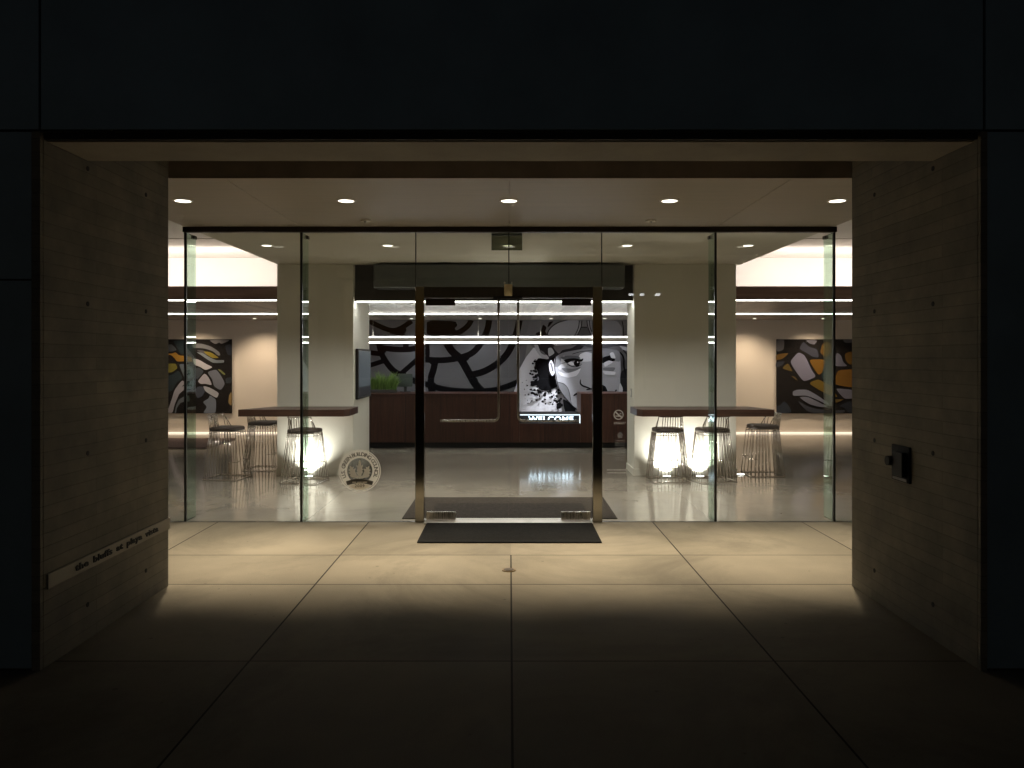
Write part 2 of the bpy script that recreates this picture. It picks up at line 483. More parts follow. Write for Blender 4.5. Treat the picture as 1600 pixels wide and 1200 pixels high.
def thing(name, label, cat, loc=(0, 0, 0), group=None, local=False):
    o = bpy.data.objects.new(name, None); COL.objects.link(o)
    o.empty_display_size = .1; o.location = loc
    o["label"] = label; o["category"] = cat
    if group: o["group"] = group
    if local: o["_local"] = 1
    return o
def tag(o, label, cat, group=None):
    o["label"] = label; o["category"] = cat
    if group: o["group"] = group
    return o
def struct(o, label=None, cat=None):
    o["kind"] = "structure"
    if label: o["label"] = label
    if cat: o["category"] = cat
    return o
def dup(root, loc, rz=0.0, label=None, name=None):
    r = root.copy(); COL.objects.link(r); r.location = loc; r.rotation_euler = (0, 0, rz)
    if label: r["label"] = label
    for ch in list(root.children):
        c = ch.copy(); COL.objects.link(c); c.parent = r
        for g in list(ch.children):
            d = g.copy(); COL.objects.link(d); d.parent = c
    return r

def text_mesh(txt, size, extrude, bold=0.0, spacing=1.0, wspace=1.0):
    cu = bpy.data.curves.new("text", 'FONT'); cu.body = txt; cu.size = size; cu.extrude = extrude
    cu.offset = bold; cu.align_x = 'CENTER'; cu.align_y = 'BOTTOM_BASELINE'; cu.resolution_u = 3
    cu.space_character = spacing; cu.space_word = wspace
    o = bpy.data.objects.new("text", cu); COL.objects.link(o)
    dg = bpy.context.evaluated_depsgraph_get(); dg.update()
    me = bpy.data.meshes.new_from_object(o.evaluated_get(dg))
    bpy.data.objects.remove(o); bpy.data.curves.remove(cu)
    me.materials.clear()
    return me
def add_text(mb, txt, size, mtx, extrude=.002, bold=0.0, spacing=1.0, wspace=1.0, mi=0, width=None, sz=None):
    me = text_mesh(txt, size, extrude, bold, spacing, wspace)
    xs = [v.co.x for v in me.vertices]
    k = 1.0
    if width and xs: k = width / (max(xs) - min(xs))
    off = (max(xs) + min(xs)) / 2
    vs = [mb.bm.verts.new(mtx @ Vector(((v.co.x - off) * k, v.co.y * (sz or 1), v.co.z))) for v in me.vertices]
    for p in me.polygons:
        try:
            f = mb.bm.faces.new([vs[i] for i in p.vertices]); f.material_index = mi
        except ValueError: pass
    bpy.data.meshes.remove(me)
FRONT = Matrix(((1, 0, 0, 0), (0, 0, -1, 0), (0, 1, 0, 0), (0, 0, 0, 1)))      # text upright, facing the viewer (-y)

def spot(name, parent, loc, power, col, size, blend, rad=.04, aim=(0, 0, -1)):
    l = bpy.data.lights.new(name, 'SPOT'); l.energy = power; l.color = col
    l.spot_size = R(size); l.spot_blend = blend; l.shadow_soft_size = rad
    o = bpy.data.objects.new(name, l); COL.objects.link(o)
    o.location = loc
    o.rotation_euler = Vector(aim).to_track_quat('-Z', 'Y').to_euler()
    if parent is not None: o.parent = parent
    return o
def area(name, loc, sx, sy, power, col, aim):
    l = bpy.data.lights.new(name, 'AREA'); l.shape = 'RECTANGLE'; l.size = sx; l.size_y = sy; l.energy = power; l.color = col
    o = bpy.data.objects.new(name, l); COL.objects.link(o); o.location = loc
    o.rotation_euler = Vector(aim).to_track_quat('-Z', 'Y').to_euler()
    return o

# ================================================================== SETTING
DG = 7.81            # glass line
struct(MB().box(-60, 60, -50, DG - .02, -.3, 0).build("paving", M_PAVE), "tan concrete paving with tooled joints before the entrance", "paving")
struct(MB().box(-60, 60, DG + .02, 60, -.3, 0).build("floor", M_LFLOOR), "polished grey concrete lobby floor behind the glass", "floor")
tag(MB().box(-6.4, 6.4, DG - .02, DG + .02, -.3, .002).build("threshold", M_DARKSTEEL), "thin metal sill under the glass storefront", "sill")

# concrete piers with board marks
def pier(sgn, xin, label, holes):
    t = thing("concrete_wall", label, "wall", (sgn * 3.4, 4.9, 0))
    MB().box(sgn * xin, sgn * 4.7, 4.101, 5.607, 0, 3.7, .004).build("wall_body", M_WALLC, t)
    MB().box(sgn * (xin + .001), sgn * 2.445, 4.074, 4.1005, 0, 2.761, .002).build("front_edge", M_WALLC, t)
    for (y, z) in holes:
        m = MB(); m.cyl((sgn * (xin - .0005), y, z), .014, .006, 'x', 14); m.build("tie_hole", M_BLACK, t)
    return t
hl = [(y, z) for y in (4.53, 5.256) for z in (.2, 1.06, 1.91, 2.68)]
lw_ = pier(-1, 2.40, "board formed concrete wall with a lettered band, left of the entrance", hl)
rw_ = pier(1, 2.41, "board formed concrete wall with a black key box, right of the entrance", hl)

# name band on the left pier
t = thing("name_band", "narrow tan band with dark lettering along the concrete wall", "sign", (-2.40, 4.9, .44))
MB().box(-2.399, -2.391, 4.13, 5.613, .402, .480, .002).build("band", mat("band metal", (.265, .24, .19), .55, .1, noise=.1), t)
mt = Matrix.Translation((-2.3895, 4.90, .427)) @ Matrix(((0, 0, 1, 0), (1, 0, 0, 0), (0, 1, 0, 0), (0, 0, 0, 1)))
mb = MB(); add_text(mb, "the bluffs at playa vista", .052, mt, .004, .0012, 1.1, 1.7, width=1.03)
ys_ = sorted(v.co.y for v in mb.bm.verts)
gaps = sorted(range(1, len(ys_)), key=lambda i: ys_[i - 1] - ys_[i])[:4]
cuts = [-9] + sorted((ys_[i] + ys_[i - 1]) / 2 for i in gaps) + [99]
for a_, b_ in zip(cuts, cuts[1:]):
    w_ = MB(); vm = {v: w_.bm.verts.new(v.co) for v in mb.bm.verts if a_ < v.co.y < b_}
    for f in mb.bm.faces:
        if f.verts[0] in vm: w_.bm.faces.new([vm[v] for v in f.verts])
    w_.build("raised_word", M_BLACK, t)
mb.bm.free()

# key switch box on the right pier
t = thing("key_box", "black wall box with a flip cover on the right concrete wall", "box", (2.41, 4.88, .84))
MB().box(2.396, 2.412, 4.775, 4.995, .845, 1.065, .004).build("back_plate", mat("black plastic", (.006, .006, .006), .6, 0, .15), t)
MB().box(2.365, 2.3955, 4.80, 4.93, .88, 1.03, .006).build("cover", mat("black enamel", (.004, .004, .004), .5, 0, .15), t)
MB().cyl((2.372, 4.955, .965), .030, .050, 'x', 20).build("key_barrel", M_BLACK, t)
MB().box(2.392, 2.3958, 4.94, 4.965, .893, .912).build("indicator", mat("pale plastic", (.35, .35, .33), .4), t)
MB().box(2.390, 2.3956, 4.80, 4.97, .853, .868).build("label_strip", mat("grey strip", (.2, .2, .19), .4), t)

# front facade of dark panels
t = thing("facade", "dark panelled building front framing the lit entrance", "facade", (0, 4.1, 0))
MB().box(-9, -4.702, 4.10, 4.12, 0, 2.76).box(4.702, 9, 4.10, 4.12, 0, 2.76).box(-9, 9, 4.0995, 4.1005, 2.763, 8.0).build("backing", mat("joint backing", (.07, .09, .105), .6), t)
jx = 2.405
for (x0, x1, z0, z1) in ((-jx + .006, jx + .02, 2.772, 5.6), (-9, -jx - .006, 2.772, 5.6), (jx + .034, 9, 2.772, 5.6),
                         (-9, -2.447, 2.006, 2.760), (-9, -2.447, .012, 1.998), (2.447, 9, .012, 2.760), (-9, 9, 5.612, 8.0)):
    MB().box(x0, x1, 4.078, 4.0985, z0, z1, .002).build("panel", M_FACADE, t)
# portal head: lower beam, its drip trim
t = thing("portal_beam", "low plaster beam spanning the entrance between the concrete walls", "beam", (0, 4.3, 2.72))
MB().box(-2.398, 2.408, 4.13, 4.53, 2.722, 3.7, .003).build("beam_body", M_BEAM, t)
MB().box(-2.398, 2.408, 4.102, 4.129, 2.728, 2.761).build("drip_trim", M_BLACK, t)

# outdoor soffit with brown fascia
t = thing("soffit", "flat canopy soffit with brown front edge above the glass entrance", "soffit", (0, 6.7, 2.886))
for x0, x1 in ((-3.17, -2.042), (-2.038, -.004), (0, 2.018), (2.022, 3.17)):
    MB().box(x0, x1, 5.69, DG - .04, 2.886, 2.95, .001).build("soffit_panel", M_SOFFIT, t)
MB().box(-3.17, 3.17, 5.66, 5.688, 2.880, 3.7, .002).build("fascia", M_FASCIA, t)
MB().box(-3.17, 3.17, 5.689, DG + .2, 2.951, 3.68).build("core", M_FASCIA, t)
# pockets beside the soffit, closed above and at the sides
t = thing("side_enclosure", "dark outer walls and roof closing the entrance recess", "wall", (0, 6.7, 0))
MB().box(-4.9, -4.702, 4.13, DG - .02, 0, 3.7).build("side_wall", M_BEAM, t)
MB().box(4.702, 4.9, 4.13, DG - .02, 0, 3.7).build("side_wall", M_BEAM, t)
MB().box(-9, 9, 4.13, 18, 3.701, 3.9).build("roof", M_FASCIA, t)
tag(MB().box(-8.8, -4.901, DG - .1, DG + .02, 0, 3.7).build("front_wall", M_WALL), "plain wall closing the lobby front, left side", "wall")
tag(MB().box(4.901, 8.8, DG - .1, DG + .02, 0, 3.7).build("front_wall", M_WALL), "plain wall closing the lobby front, right side", "wall")

# ---- lobby shell
DCF, DWALL, ZLOW, ZHIGH = 10.85, 17.0, 2.42, 3.19
struct(MB().box(-3.17, 3.17, DG + .04, 10.95, 2.886, 2.95).build("ceiling", M_CEIL), "flat dropped ceiling with downlights inside the glass entrance", "ceiling")
struct(MB().box(-3.168, 3.168, DG + .21, 10.949, 2.951, 3.69).build("ceiling_core", M_CEIL))
struct(MB().box(-8.8, -3.171, DG + .02, 13.2, ZHIGH, 3.3).build("high_ceiling", M_WHITE), "high white cove ceiling over the left wing", "ceiling")
struct(MB().box(3.171, 8.8, DG + .02, 13.2, ZHIGH, 3.3).build("high_ceiling", M_WHITE), "high white cove ceiling over the right wing", "ceiling")
struct(MB().box(-8.8, -3.171, 12.60, 12.7, 2.60, ZHIGH - .001).build("cove_wall", M_WHITE), "white cove wall glowing above the left brown bulkhead", "wall")
struct(MB().box(3.171, 8.8, 12.60, 12.7, 2.60, ZHIGH - .001).build("cove_wall", M_WHITE), "white cove wall glowing above the right brown bulkhead", "wall")
for sg, w in ((-1, "left"), (1, "right")):
    a, b = (-8.8, -3.171) if sg < 0 else (3.171, 8.8)
    tag(MB().box(a, b, 10.55, 10.565, ZHIGH - .006, ZHIGH - .0005).build("ceiling_joint", M_FASCIA), "thin shadow joint across the high %s ceiling" % w, "joint")
    t = thing("bulkhead", "brown wood bulkhead under the glowing cove, %s wing" % w, "bulkhead", (sg * 5.5, 10.9, 2.42))
    MB().box(a if sg < 0 else 3.09, b, 10.90, 10.94, 2.405, 2.588, .003).build("face_board", M_BULK, t)
    MB().box(a, b, 10.941, 12.7, 2.50, 2.56).build("cove_shelf", M_WHITE, t)
    struct(MB().box(a, b, 10.941, DWALL, ZLOW, 2.498).build("low_ceiling", M_WOODC), "low brown wood ceiling with light lines, %s wing" % w, "ceiling")
    tag(MB().box(a, b, DWALL, DWALL + .1, 0, 2.6).build("back_wall", M_WALL), "cream back wall behind the %s painting" % w, "wall")
    s0, s1 = (-8.9, -8.801) if sg < 0 else (8.801, 8.9)
    tag(MB().box(s0, s1, DG, DWALL + .1, 0, 3.7).build("end_wall", M_WALL), "plain lobby end wall, %s side" % w, "wall")
    a2, b2 = (-8.6, -3.3) if sg < 0 else (3.3, 8.6)
    t = thing("cove_light", "hidden strip washing the cove wall white, %s wing" % w, "strip light", (sg * 5.9, 11.3, 2.58))
    MB().box(a2, b2, 11.26, 11.34, 2.561, 2.585, .004).build("strip_body", M_WHITE, t)
    l = area("cove_lamp", (0, 0, .04), b2 - a2, .08, P_COVE, (1.0, .88, .83), (0, 1, .22)); l.parent = t
struct(MB().box(-3.169, 3.169, 11.36, DWALL, ZLOW, 2.498).build("middle_ceiling", M_LITC), "plank ceiling, toned pale for LED light, with light lines over the reception desk", "ceiling")

# columns
def column(x0, x1, y1, label):
    t = thing("column", label, "column", ((x0 + x1) / 2, 11, 0))
    MB().box(x0, x1, DCF, y1, 0, 2.884, .004).build("shaft", M_COLUMN, t)
    MB().box(x0 - .012, x1 + .012, DCF - .012, y1 + .012, 0, .095, .003).build("baseboard", M_COLUMN, t)
    return t
cl = column(-3.166, -2.128, 12.09, "wide cream column behind the left table, screen on its side")
cr = column(1.70, 3.088, 11.50, "wide cream column behind the right table and its two stools")
# lintel and air curtain between them
t = thing("lintel", "dark lintel between the two cream columns", "lintel", (-.2, 11, 2.4))
MB().box(-2.126, 1.698, 10.97, 11.35, 2.41, 2.884).build("lintel_body", M_DARKCEIL, t)
MB().box(-2.126, 1.698, 10.952, 10.968, 2.388, 2.56).build("lintel_trim", M_DARKCEIL, t)
t = thing("air_curtain", "long grey housing mounted on the dark lintel over the opening", "air curtain", (-.14, 10.8, 2.53))
MB().box(-1.823, 1.547, 10.66, 10.95, 2.545, 2.86, .02).build("housing", M_BOX, t)
MB().box(-1.79, 1.51, 10.70, 10.90, 2.5365, 2.5445).build("outlet_grille", M_BLACK, t)

# ---- linear LEDs in the lobby ceiling
def led(x0, x1, y, z, label, grp="light lines in the lobby ceiling", m=None):
    t = thing("light_line", label, "linear light", ((x0 + x1) / 2, y, z), grp)
    MB().box(x0, x1, y - .022, y + .022, z - .012, z - .001).build("diffuser", m or M_LED, t)
    MB().box(x0, x1, y - .026, y + .026, z - .0008, z + .0008).build("channel", M_WHITE, t)
led(-2.12, 1.69, 10.985, 2.3865, "white light line along the lower edge of the dark lintel", m=M_LEDP)
led(-8.6, -3.2, 10.925, 2.4035, "white light line under the left brown bulkhead edge")
led(3.092, 8.6, 10.925, 2.4035, "white light line under the right brown bulkhead edge")
led(-8.6, -3.175, 14.6, 2.4195, "second white light line deeper in the left wing ceiling")
led(-3.16, 3.16, 14.6, 2.4195, "second white light line over the reception desk", m=M_LEDP)
led(3.175, 8.6, 14.6, 2.4195, "second white light line deeper in the right wing ceiling")

# pendant beam with two glowing edges
t = thing("linear_pendant", "long white pendant bar with two glowing edges over the desk", "pendant light", (0, 14, 1.87))
MB().box(-2.95, 2.55, 13.98, 14.05, 1.885, 1.968, .004).build("bar", M_WHITE, t)
for z in (1.976, 1.877):
    MB().box(-2.95, 2.55, 13.99, 14.04, z - .0085, z + .0085).build("glow_edge", M_LEDP, t)
for x in (-2.4, -.55, .55, 2.1):
    MB().tube([(x, 14.015, 1.985), (x, 14.015, ZLOW)], .002, 5).build("cable", M_STEEL, t)

# mural wall
tag(MB().box(-4.38, 3.9, 16.93, 16.998, 0, 2.418).build("mural_wall", mat("mural wall paint", (.16, .16, .165), .7)), "grey wall behind the reception desk carrying the mural", "wall")

# ================================================================== STOREFRONT
XF = (-3.177, -2.04, 2.02, 3.183)
t = thing("storefront", "frameless glass storefront with glass fins on both sides of the doors", "glass wall", (0, DG, 0))
def pane(x0, x1, z0, z1, name="pane"):
    return MB().box(x0, x1, DG - .006, DG + .006, z0, z1).build(name, M_GLASS, t)
pane(-4.70, -3.189, .003, 3.69); pane(-3.165, -2.052, .003, 2.834); pane(-2.028, -.920, .003, 2.834)
pane(.907, 2.008, .003, 2.834); pane(2.032, 3.171, .003, 2.834); pane(3.195, 4.70, .003, 3.69)
pane(-.915, -.012, 2.302, 2.834, "transom_pane"); pane(.000, .902, 2.302, 2.834, "transom_pane")
MB().box(-3.19, 3.196, DG - .038, DG + .038, 2.835, 2.8855).build("header_channel", M_BRONZE, t)
for i, x in enumerate(XF):
    MB().box(x - .010, x + .010, DG + .016, DG + .235, .003, 2.834).build("fin", M_FIN, t)
    MB().box(x - .0105, x + .0105, DG - .010, DG + .0155, .003, 2.8345 if 0 < i < 3 else 2.8345).build("joint_seal", M_FINEDGE, t)
    s = 1 if x < 0 else -1
    MB().box(x - .018, x + .018, DG + .18, DG + .245, 2.80, 2.8335, .003).build("fin_bracket", M_DARKSTEEL, t)
for x, z0 in ((-.9175, 2.302), (-.006, 2.302), (.9045, 2.302)):
    MB().box(x - .005, x + .005, DG - .007, DG + .007, z0, 2.834).build("joint_seal", M_FINEDGE, t)

t = thing("door_frame", "dark steel door frame with two posts and a header above the doors", "door frame", (0, DG, 0))
MB().box(-.919, -.831, DG - .05, DG + .05, .003, 2.30, .004).build("post", M_POST, t)
MB().box(.812, .906, DG - .05, DG + .05, .003, 2.30, .004).build("post", M_POST, t)
MB().box(-.830, .811, DG - .045, DG + .045, 2.19, 2.299, .004).build("header", M_DARKSTEEL, t)
MB().box(-.158, .126, DG - .075, DG - .046, 2.178, 2.204, .003).build("strike_plate", M_BLACK, t)
MB().cyl((-.012, DG - .075, 2.262), .040, .112, 'z', 24).build("lock_cylinder", M_BRASS, t)
for x in (-.045, .022):
    MB().cyl((x, DG - .06, 2.335), .011, .022, 'y', 12).build("cap_screw", M_STEEL, t)
MB().box(-.83, .81, DG - .11, DG + .11, .003, .013, .003).build("threshold", mat("aluminium", (.62, .60, .55), .4, 1.0), t)

def door(x0, x1, hx, tip, label):
    t = thing("glass_door", label, "door", (x0 if tip < hx else x1, DG, 0))
    MB().box(x0, x1, DG - .0055, DG + .0055, .020, 2.186).build("pane", M_GLASS, t)
    s = 1 if tip < hx else -1
    edge = x0 if s > 0 else x1
    MB().box(edge + s * .012, edge + s * .30, DG - .018, DG + .018, .018, .098, .003).build("bottom_patch", M_STEEL, t)
    MB().box(edge + s * .005, edge + s * .295, DG - .016, DG + .016, 2.118, 2.187, .003).build("top_patch", M_BRONZE, t)
    yb = DG - .062
    pts = [(hx, yb, 2.175), (hx, yb, 1.6), (hx, yb, 1.06)]
    zb = .992
    for k in range(1, 7):
        a = R(90 * k / 6)
        pts.append((hx - s * .05 * (1 - math.cos(a)), yb, zb + .05 - .05 * math.sin(a)))
    pts += [(hx - s * .3, yb, zb), (tip, yb, zb)]
    pb = MB().tube(pts, .0115, 12).build("pull_bar", M_STEEL, t)
    for z in (1.22, 2.08):
        MB().cyl((hx, DG - .034, z), .010, .055, 'y', 12).build("bar_mount", M_STEEL, pb)
    MB().cyl((tip + s * .03, DG - .034, zb), .010, .055, 'y', 12).build("bar_mount", M_STEEL, pb)
    return t
door(-.826, -.009, -.106, -.672, "glass door leaf whose pull bar bends toward the round white seal")
door(-.003, .807, .084, .68, "glass door leaf whose pull bar bends toward the no smoking sign")

# vinyl on the glass
def decal_y(k): return DG - .0085 - .0012 * k
t = thing("seal_decal", "round frosted green building seal with oak leaves on the left glass", "decal", (-1.467, DG, .50))
cx, cz, rr = -1.467, .500, .207
mb = MB(); mb.ring((cx, cz), rr * .955, rr, decal_y(0), decal_y(0) + .0006); mb.build("rim", M_FROST, t)
mb = MB(); mb.ring((cx, cz), rr * .60, rr * .925, decal_y(0), decal_y(0) + .0006); mb.build("lettered_ring", M_FROST, t)
mb = MB()
txt = "U.S. GREEN BUILDING COUNCIL"
adv = {'I': .55, '.': .45, ' ': .6, 'N': 1.1, 'G': 1.1, 'C': 1.1, 'U': 1.05, 'D': 1.05, 'O': 1.1}
wts = [adv.get(c, .95) for c in txt]; tot = sum(wts); acc = 0
A0, A1 = 205, -25
for c, w in zip(txt, wts):
    a = R(A0 + (A1 - A0) * (acc + w / 2) / tot); acc += w
    if c == ' ': continue
    rm = rr * .70
    pos = Matrix.Translation((cx + rm * math.cos(a), decal_y(1), cz + rm * math.sin(a))) @ Matrix.Rotation(-(a - R(90)), 4, 'Y') @ FRONT
    add_text(mb, c, .052, pos, .0003, .0012)
mb.build("lettering", M_FROSTDIM, t)
def P2(zx, zy):  # zoomed seal pixels to metres
    return (cx + (zx - 640) / 495 * rr, cz - (zy - 612) / 495 * rr)
def leaf(pts): return [P2(*p) for p in pts]
mid = [(640, 800), (590, 780), (575, 720), (610, 735), (590, 690), (560, 640), (600, 655), (575, 600), (590, 570), (570, 480), (600, 500), (605, 460), (625, 375), (655, 375), (675, 460), (680, 500), (715, 465), (695, 570), (735, 575), (690, 610), (715, 640), (690, 690), (670, 735), (705, 720), (690, 780)]
lef = [(600, 800), (520, 775), (450, 770), (410, 720), (430, 700), (380, 660), (420, 640), (380, 590), (415, 580), (420, 500), (445, 520), (460, 535), (495, 520), (490, 580), (540, 565), (530, 630), (560, 690), (580, 740)]
mb = MB(); mb.plate([(cx + rr * .60 * math.cos(R(a)), cz + rr * .60 * math.sin(R(a))) for a in range(0, 360, 8)], decal_y(0) + .0008, decal_y(0) + .0012)
mb.build("backdrop_shade", M_FIELD, t)
mb = MB()
for L_ in (mid, lef, [(1280 - x, y) for x, y in lef]):
    mb.plate(leaf(L_), decal_y(0), decal_y(0) + .0006)
mb.build("oak_leaves", M_FROST, t)
mb = MB()
top = [(320 + i * 64, 860 - 62 * math.sin(math.pi * i / 10)) for i in range(11)]
bot = [(350 + i * 58, 955 - 55 * math.sin(math.pi * i / 10)) for i in range(11)]
mb.plate(leaf(top + bot[::-1]), decal_y(2), decal_y(2) + .0006); ban = mb.build("banner", M_FROSTDIM, t)
mb = MB(); bt = [(370 + i * 54, 965 - 62 * math.sin(math.pi * i / 10)) for i in range(11)]
bb = [(370 + i * 54, 965 + 92 * math.sin(math.pi * i / 10)) for i in range(11)]
mb.plate(leaf(bt + bb[::-1][1:-1]), decal_y(0) - .0004, decal_y(0) + .0002); yf = mb.build("year_field", M_FROST, t)
mb = MB()
p = P2(640, 1000); add_text(mb, "2009", .042, Matrix.Translation((p[0], decal_y(1) - .001, p[1])) @ FRONT, .0003, .0006, 1.2)
mb.build("year", M_FROSTDIM, yf)
mb = MB()
for x0, x1 in ((470, 560), (580, 690), (705, 815)):
    mb.plate(leaf([(x0, 868), (x1, 866), (x1, 892), (x0, 894)]), decal_y(3), decal_y(3) + .0004)
mb.build("banner_text", M_FROST, ban)

t = thing("no_smoking_decal", "small round no smoking sign on the glass right of the doors", "decal", (1.069, DG, 1.05))
dx, dz = 1.069, 1.048
mb = MB(); mb.ring((dx, dz), .040, .049, decal_y(0), decal_y(0) + .0005, 40)
mb.plate([(dx - .036, dz + .024), (dx - .028, dz + .033), (dx + .036, dz - .024), (dx + .028, dz - .033)], decal_y(1), decal_y(1) + .0005)
mb.build("ring", M_TINY, t)
mb = MB(); mb.plate([(dx - .030, dz - .018), (dx + .012, dz - .018), (dx + .012, dz - .008), (dx - .030, dz - .008)], decal_y(0), decal_y(0) + .0005)
mb.plate([(dx + .016, dz - .018), (dx + .030, dz - .018), (dx + .030, dz - .008), (dx + .016, dz - .008)], decal_y(0), decal_y(0) + .0005)
mb.plate([(dx + .008, dz + .004), (dx + .016, dz + .018), (dx + .026, dz + .014), (dx + .030, dz + .000), (dx + .022, dz + .008), (dx + .016, dz + .006)], decal_y(0), decal_y(0) + .0005)
mb.build("cigarette", M_TINY, t)
def dashes(mb, x0, x1, z, h):
    x = x0
    while x < x1:
        w = random.uniform(.006, .022); mb.plate([(x, z), (min(x + w, x1), z), (min(x + w, x1), z + h), (x, z + h)], decal_y(0), decal_y(0) + .0005); x += w + random.uniform(.004, .007)
mb = MB(); dashes(mb, dx - .047, dx + .075, dz - .077, .006); dashes(mb, dx - .047, dx + .062, dz - .091, .006); mb.build("small_print", M_TINY, t)
t = thing("faint_decal", "faint column of tiny vinyl print under the no smoking sign", "decal", (1.08, DG, .75))
mb = MB(); mb.plate([(1.05, .845), (1.085, .885), (1.12, .845), (1.105, .845), (1.105, .82), (1.065, .82), (1.065, .845)], decal_y(0), decal_y(0) + .0005); mb.build("emblem", M_TINYDIM, t)
mb = MB()
for k in range(9): dashes(mb, 1.035, 1.13, .79 - k * .024, .011)
mb.build("print_rows", M_TINYDIM, t)
t = thing("notice_decal", "two short lines of white vinyl print low on the right glass", "decal", (1.05, DG, .49))
mb = MB(); dashes(mb, .955, 1.155, .502, .012); dashes(mb, .955, 1.15, .474, .012); mb.build("print_rows", M_TINY, t)

# mats, drain, sprinklers, exit sign
tag(MB().prism([(-.80, 6.887), (.80, 6.887), (.80, 7.69), (-.80, 7.69)], .004, .014, 0, .003).build("door_mat", M_MAT), "black rubber mat on the paving outside the glass doors", "mat")
tag(MB().prism([(-1.07, 7.93), (1.075, 7.93), (1.075, 9.13), (-1.07, 9.13)], .004, .010, 0, .002).build("walk_off_mat", M_MATIN), "dark grey mat on the lobby floor inside the glass doors", "mat")
t = thing("floor_drain", "small round brass cap in the paving before the black mat", "drain", (-.005, 6.01, 0))
MB().cyl((-.005, 6.01, .004), .052, .006, 'z', 32).build("rim", mat("aged brass", (.16, .11, .05), .5, .8), t)
MB().cyl((-.005, 6.01, .0085), .038, .003, 'z', 32).build("cap", mat("dark brass", (.07, .05, .03), .5, .8), t)
for x, lb in ((-1.34, "small white sprinkler plate in the soffit, nearer the seal side"), (1.315, "small white sprinkler plate in the soffit, nearer the key box side")):
    t = thing("sprinkler_head", lb, "sprinkler", (x, 7.41, 2.886), "sprinkler plates in the outdoor soffit")
    MB().cyl((x, 7.41, 2.880), .045, .011, 'z', 24).build("plate", M_WHITE, t)
    MB().cyl((x, 7.41, 2.869), .012, .014, 'z', 12).build("nozzle", M_STEEL, t)
t = thing("exit_sign", "smoked exit sign plate hanging over the doors, seen from behind", "sign", (-.026, 8.2, 2.886))
MB().box(-.186, .132, 8.196, 8.204, 2.712, 2.862, .002).build("plate", M_SMOKED, t)
MB().box(-.186, .132, 8.18, 8.22, 2.863, 2.8855, .003).build("mount", M_BOX, t)

# ================================================================== LAMPS
def downlight(name, label, group, x, y, z, r, lens, power, col, size, blend, proto=None):
    if proto is not None:
        return dup(proto, (x, y, z), 0, label)
    t = thing(name, label, "downlight", (x, y, z), group, local=True)
    mb = MB(); n = 32
    for k in range(n):   # trim ring lying flat under the ceiling
        a0, a1 = 2 * math.pi * k / n, 2 * math.pi * (k + 1) / n
        q = [(rr_ * math.cos(a), rr_ * math.sin(a), zz) for a in (a0, a1) for rr_, zz in ((r * 1.28, -.001), (r * 1.24, -.008), (r, -.008), (r * .98, -.001))]
        for j in range(3): mb.poly([q[j], q[j + 1], q[4 + j + 1], q[4 + j]])
    bmesh.ops.remove_doubles(mb.bm, verts=mb.bm.verts, dist=1e-5)
    mb.build("trim", M_WHITE, t)
    MB().cyl((0, 0, -.004), r * .985, .005, 'z', 32).build("lens", lens, t)
    spot("lamp", t, (0, 0, -.02), power, col, size, blend, r * .7)
    return t
ol = ["outdoor soffit downlight beside the left concrete wall", "outdoor soffit downlight between the left corner one and the centre one", "outdoor soffit downlight at the centre, right above the doors",
      "outdoor soffit downlight between the centre one and the right corner one", "outdoor soffit downlight beside the right concrete wall"]
p0 = None
for x, lb in zip((-2.655, -1.328, -.003, 1.302, 2.666), ol):
    o = downlight("downlight", lb, "downlights in the outdoor soffit", x, 6.477, 2.886, .064, M_LENSW, P_OUT, WARM, 63, 1.0, p0)
    p0 = p0 or o
il = ["lobby ceiling downlight farthest toward the left painting", "lobby ceiling downlight left of the exit sign", "lobby ceiling downlight seen behind the exit sign",
      "lobby ceiling downlight right of the exit sign", "lobby ceiling downlight farthest toward the right painting"]
p1 = None
for x, lb in zip((-2.754, -1.381, -.02, 1.337, 2.71), il):
    o = downlight("downlight", lb, "downlights in the lobby ceiling", x, 9.04, 2.886, .056, M_LENSW, P_IN, NEUT, 132, .9, p1)
    p1 = p1 or o
p2 = None
wl = [(-5.20, "wall washing spot shining beside the left painting"), (-6.6, "wall washing spot above the left painting, out toward the end wall"), (-2.0, "wall washing spot over the web pattern of the mural, above the plant"), (-.6, "wall washing spot over the middle of the mural's web pattern"),
      (.85, "wall washing spot over the white patch of the mural"), (1.95, "wall washing spot over the painted face of the mural"), (5.0, "wall washing spot shining beside the right painting"), (6.4, "wall washing spot above the right painting")]
for x, lb in wl:
    if p2 is None:
        t = thing("wall_washer", lb, "spotlight", (x, 16.25, ZLOW), "wall washing spots in the lobby ceiling", local=True)
        MB().cyl((0, 0, -.004), .05, .006, 'z', 24).build("trim", M_WHITE, t)
        MB().cyl((0, 0, -.0085), .032, .003, 'z', 20).build("lens", M_LENSW, t)
        spot("lamp", t, (0, 0, -.02), P_WASH, (1.0, .80, .60), 112, 1.0, .05, (0, .34, -1))
        p2 = t
    else:
        o = dup(p2, (x, 16.25, ZLOW), 0, lb)
        if -4 < x < 4:
            for c in o.children:
                if c.type == 'LIGHT':
                    c.data = c.data.copy(); c.data.color = (.95, .96, 1.0); c.data.energy = P_WASH * (3.8 if .5 < x < 1.5 else .3)
                    if .5 < x < 1.5:
                        c.data.spot_size = R(40)
                        c.rotation_euler = Vector((.02, .34, -1)).to_track_quat('-Z', 'Y').to_euler()
p3 = None
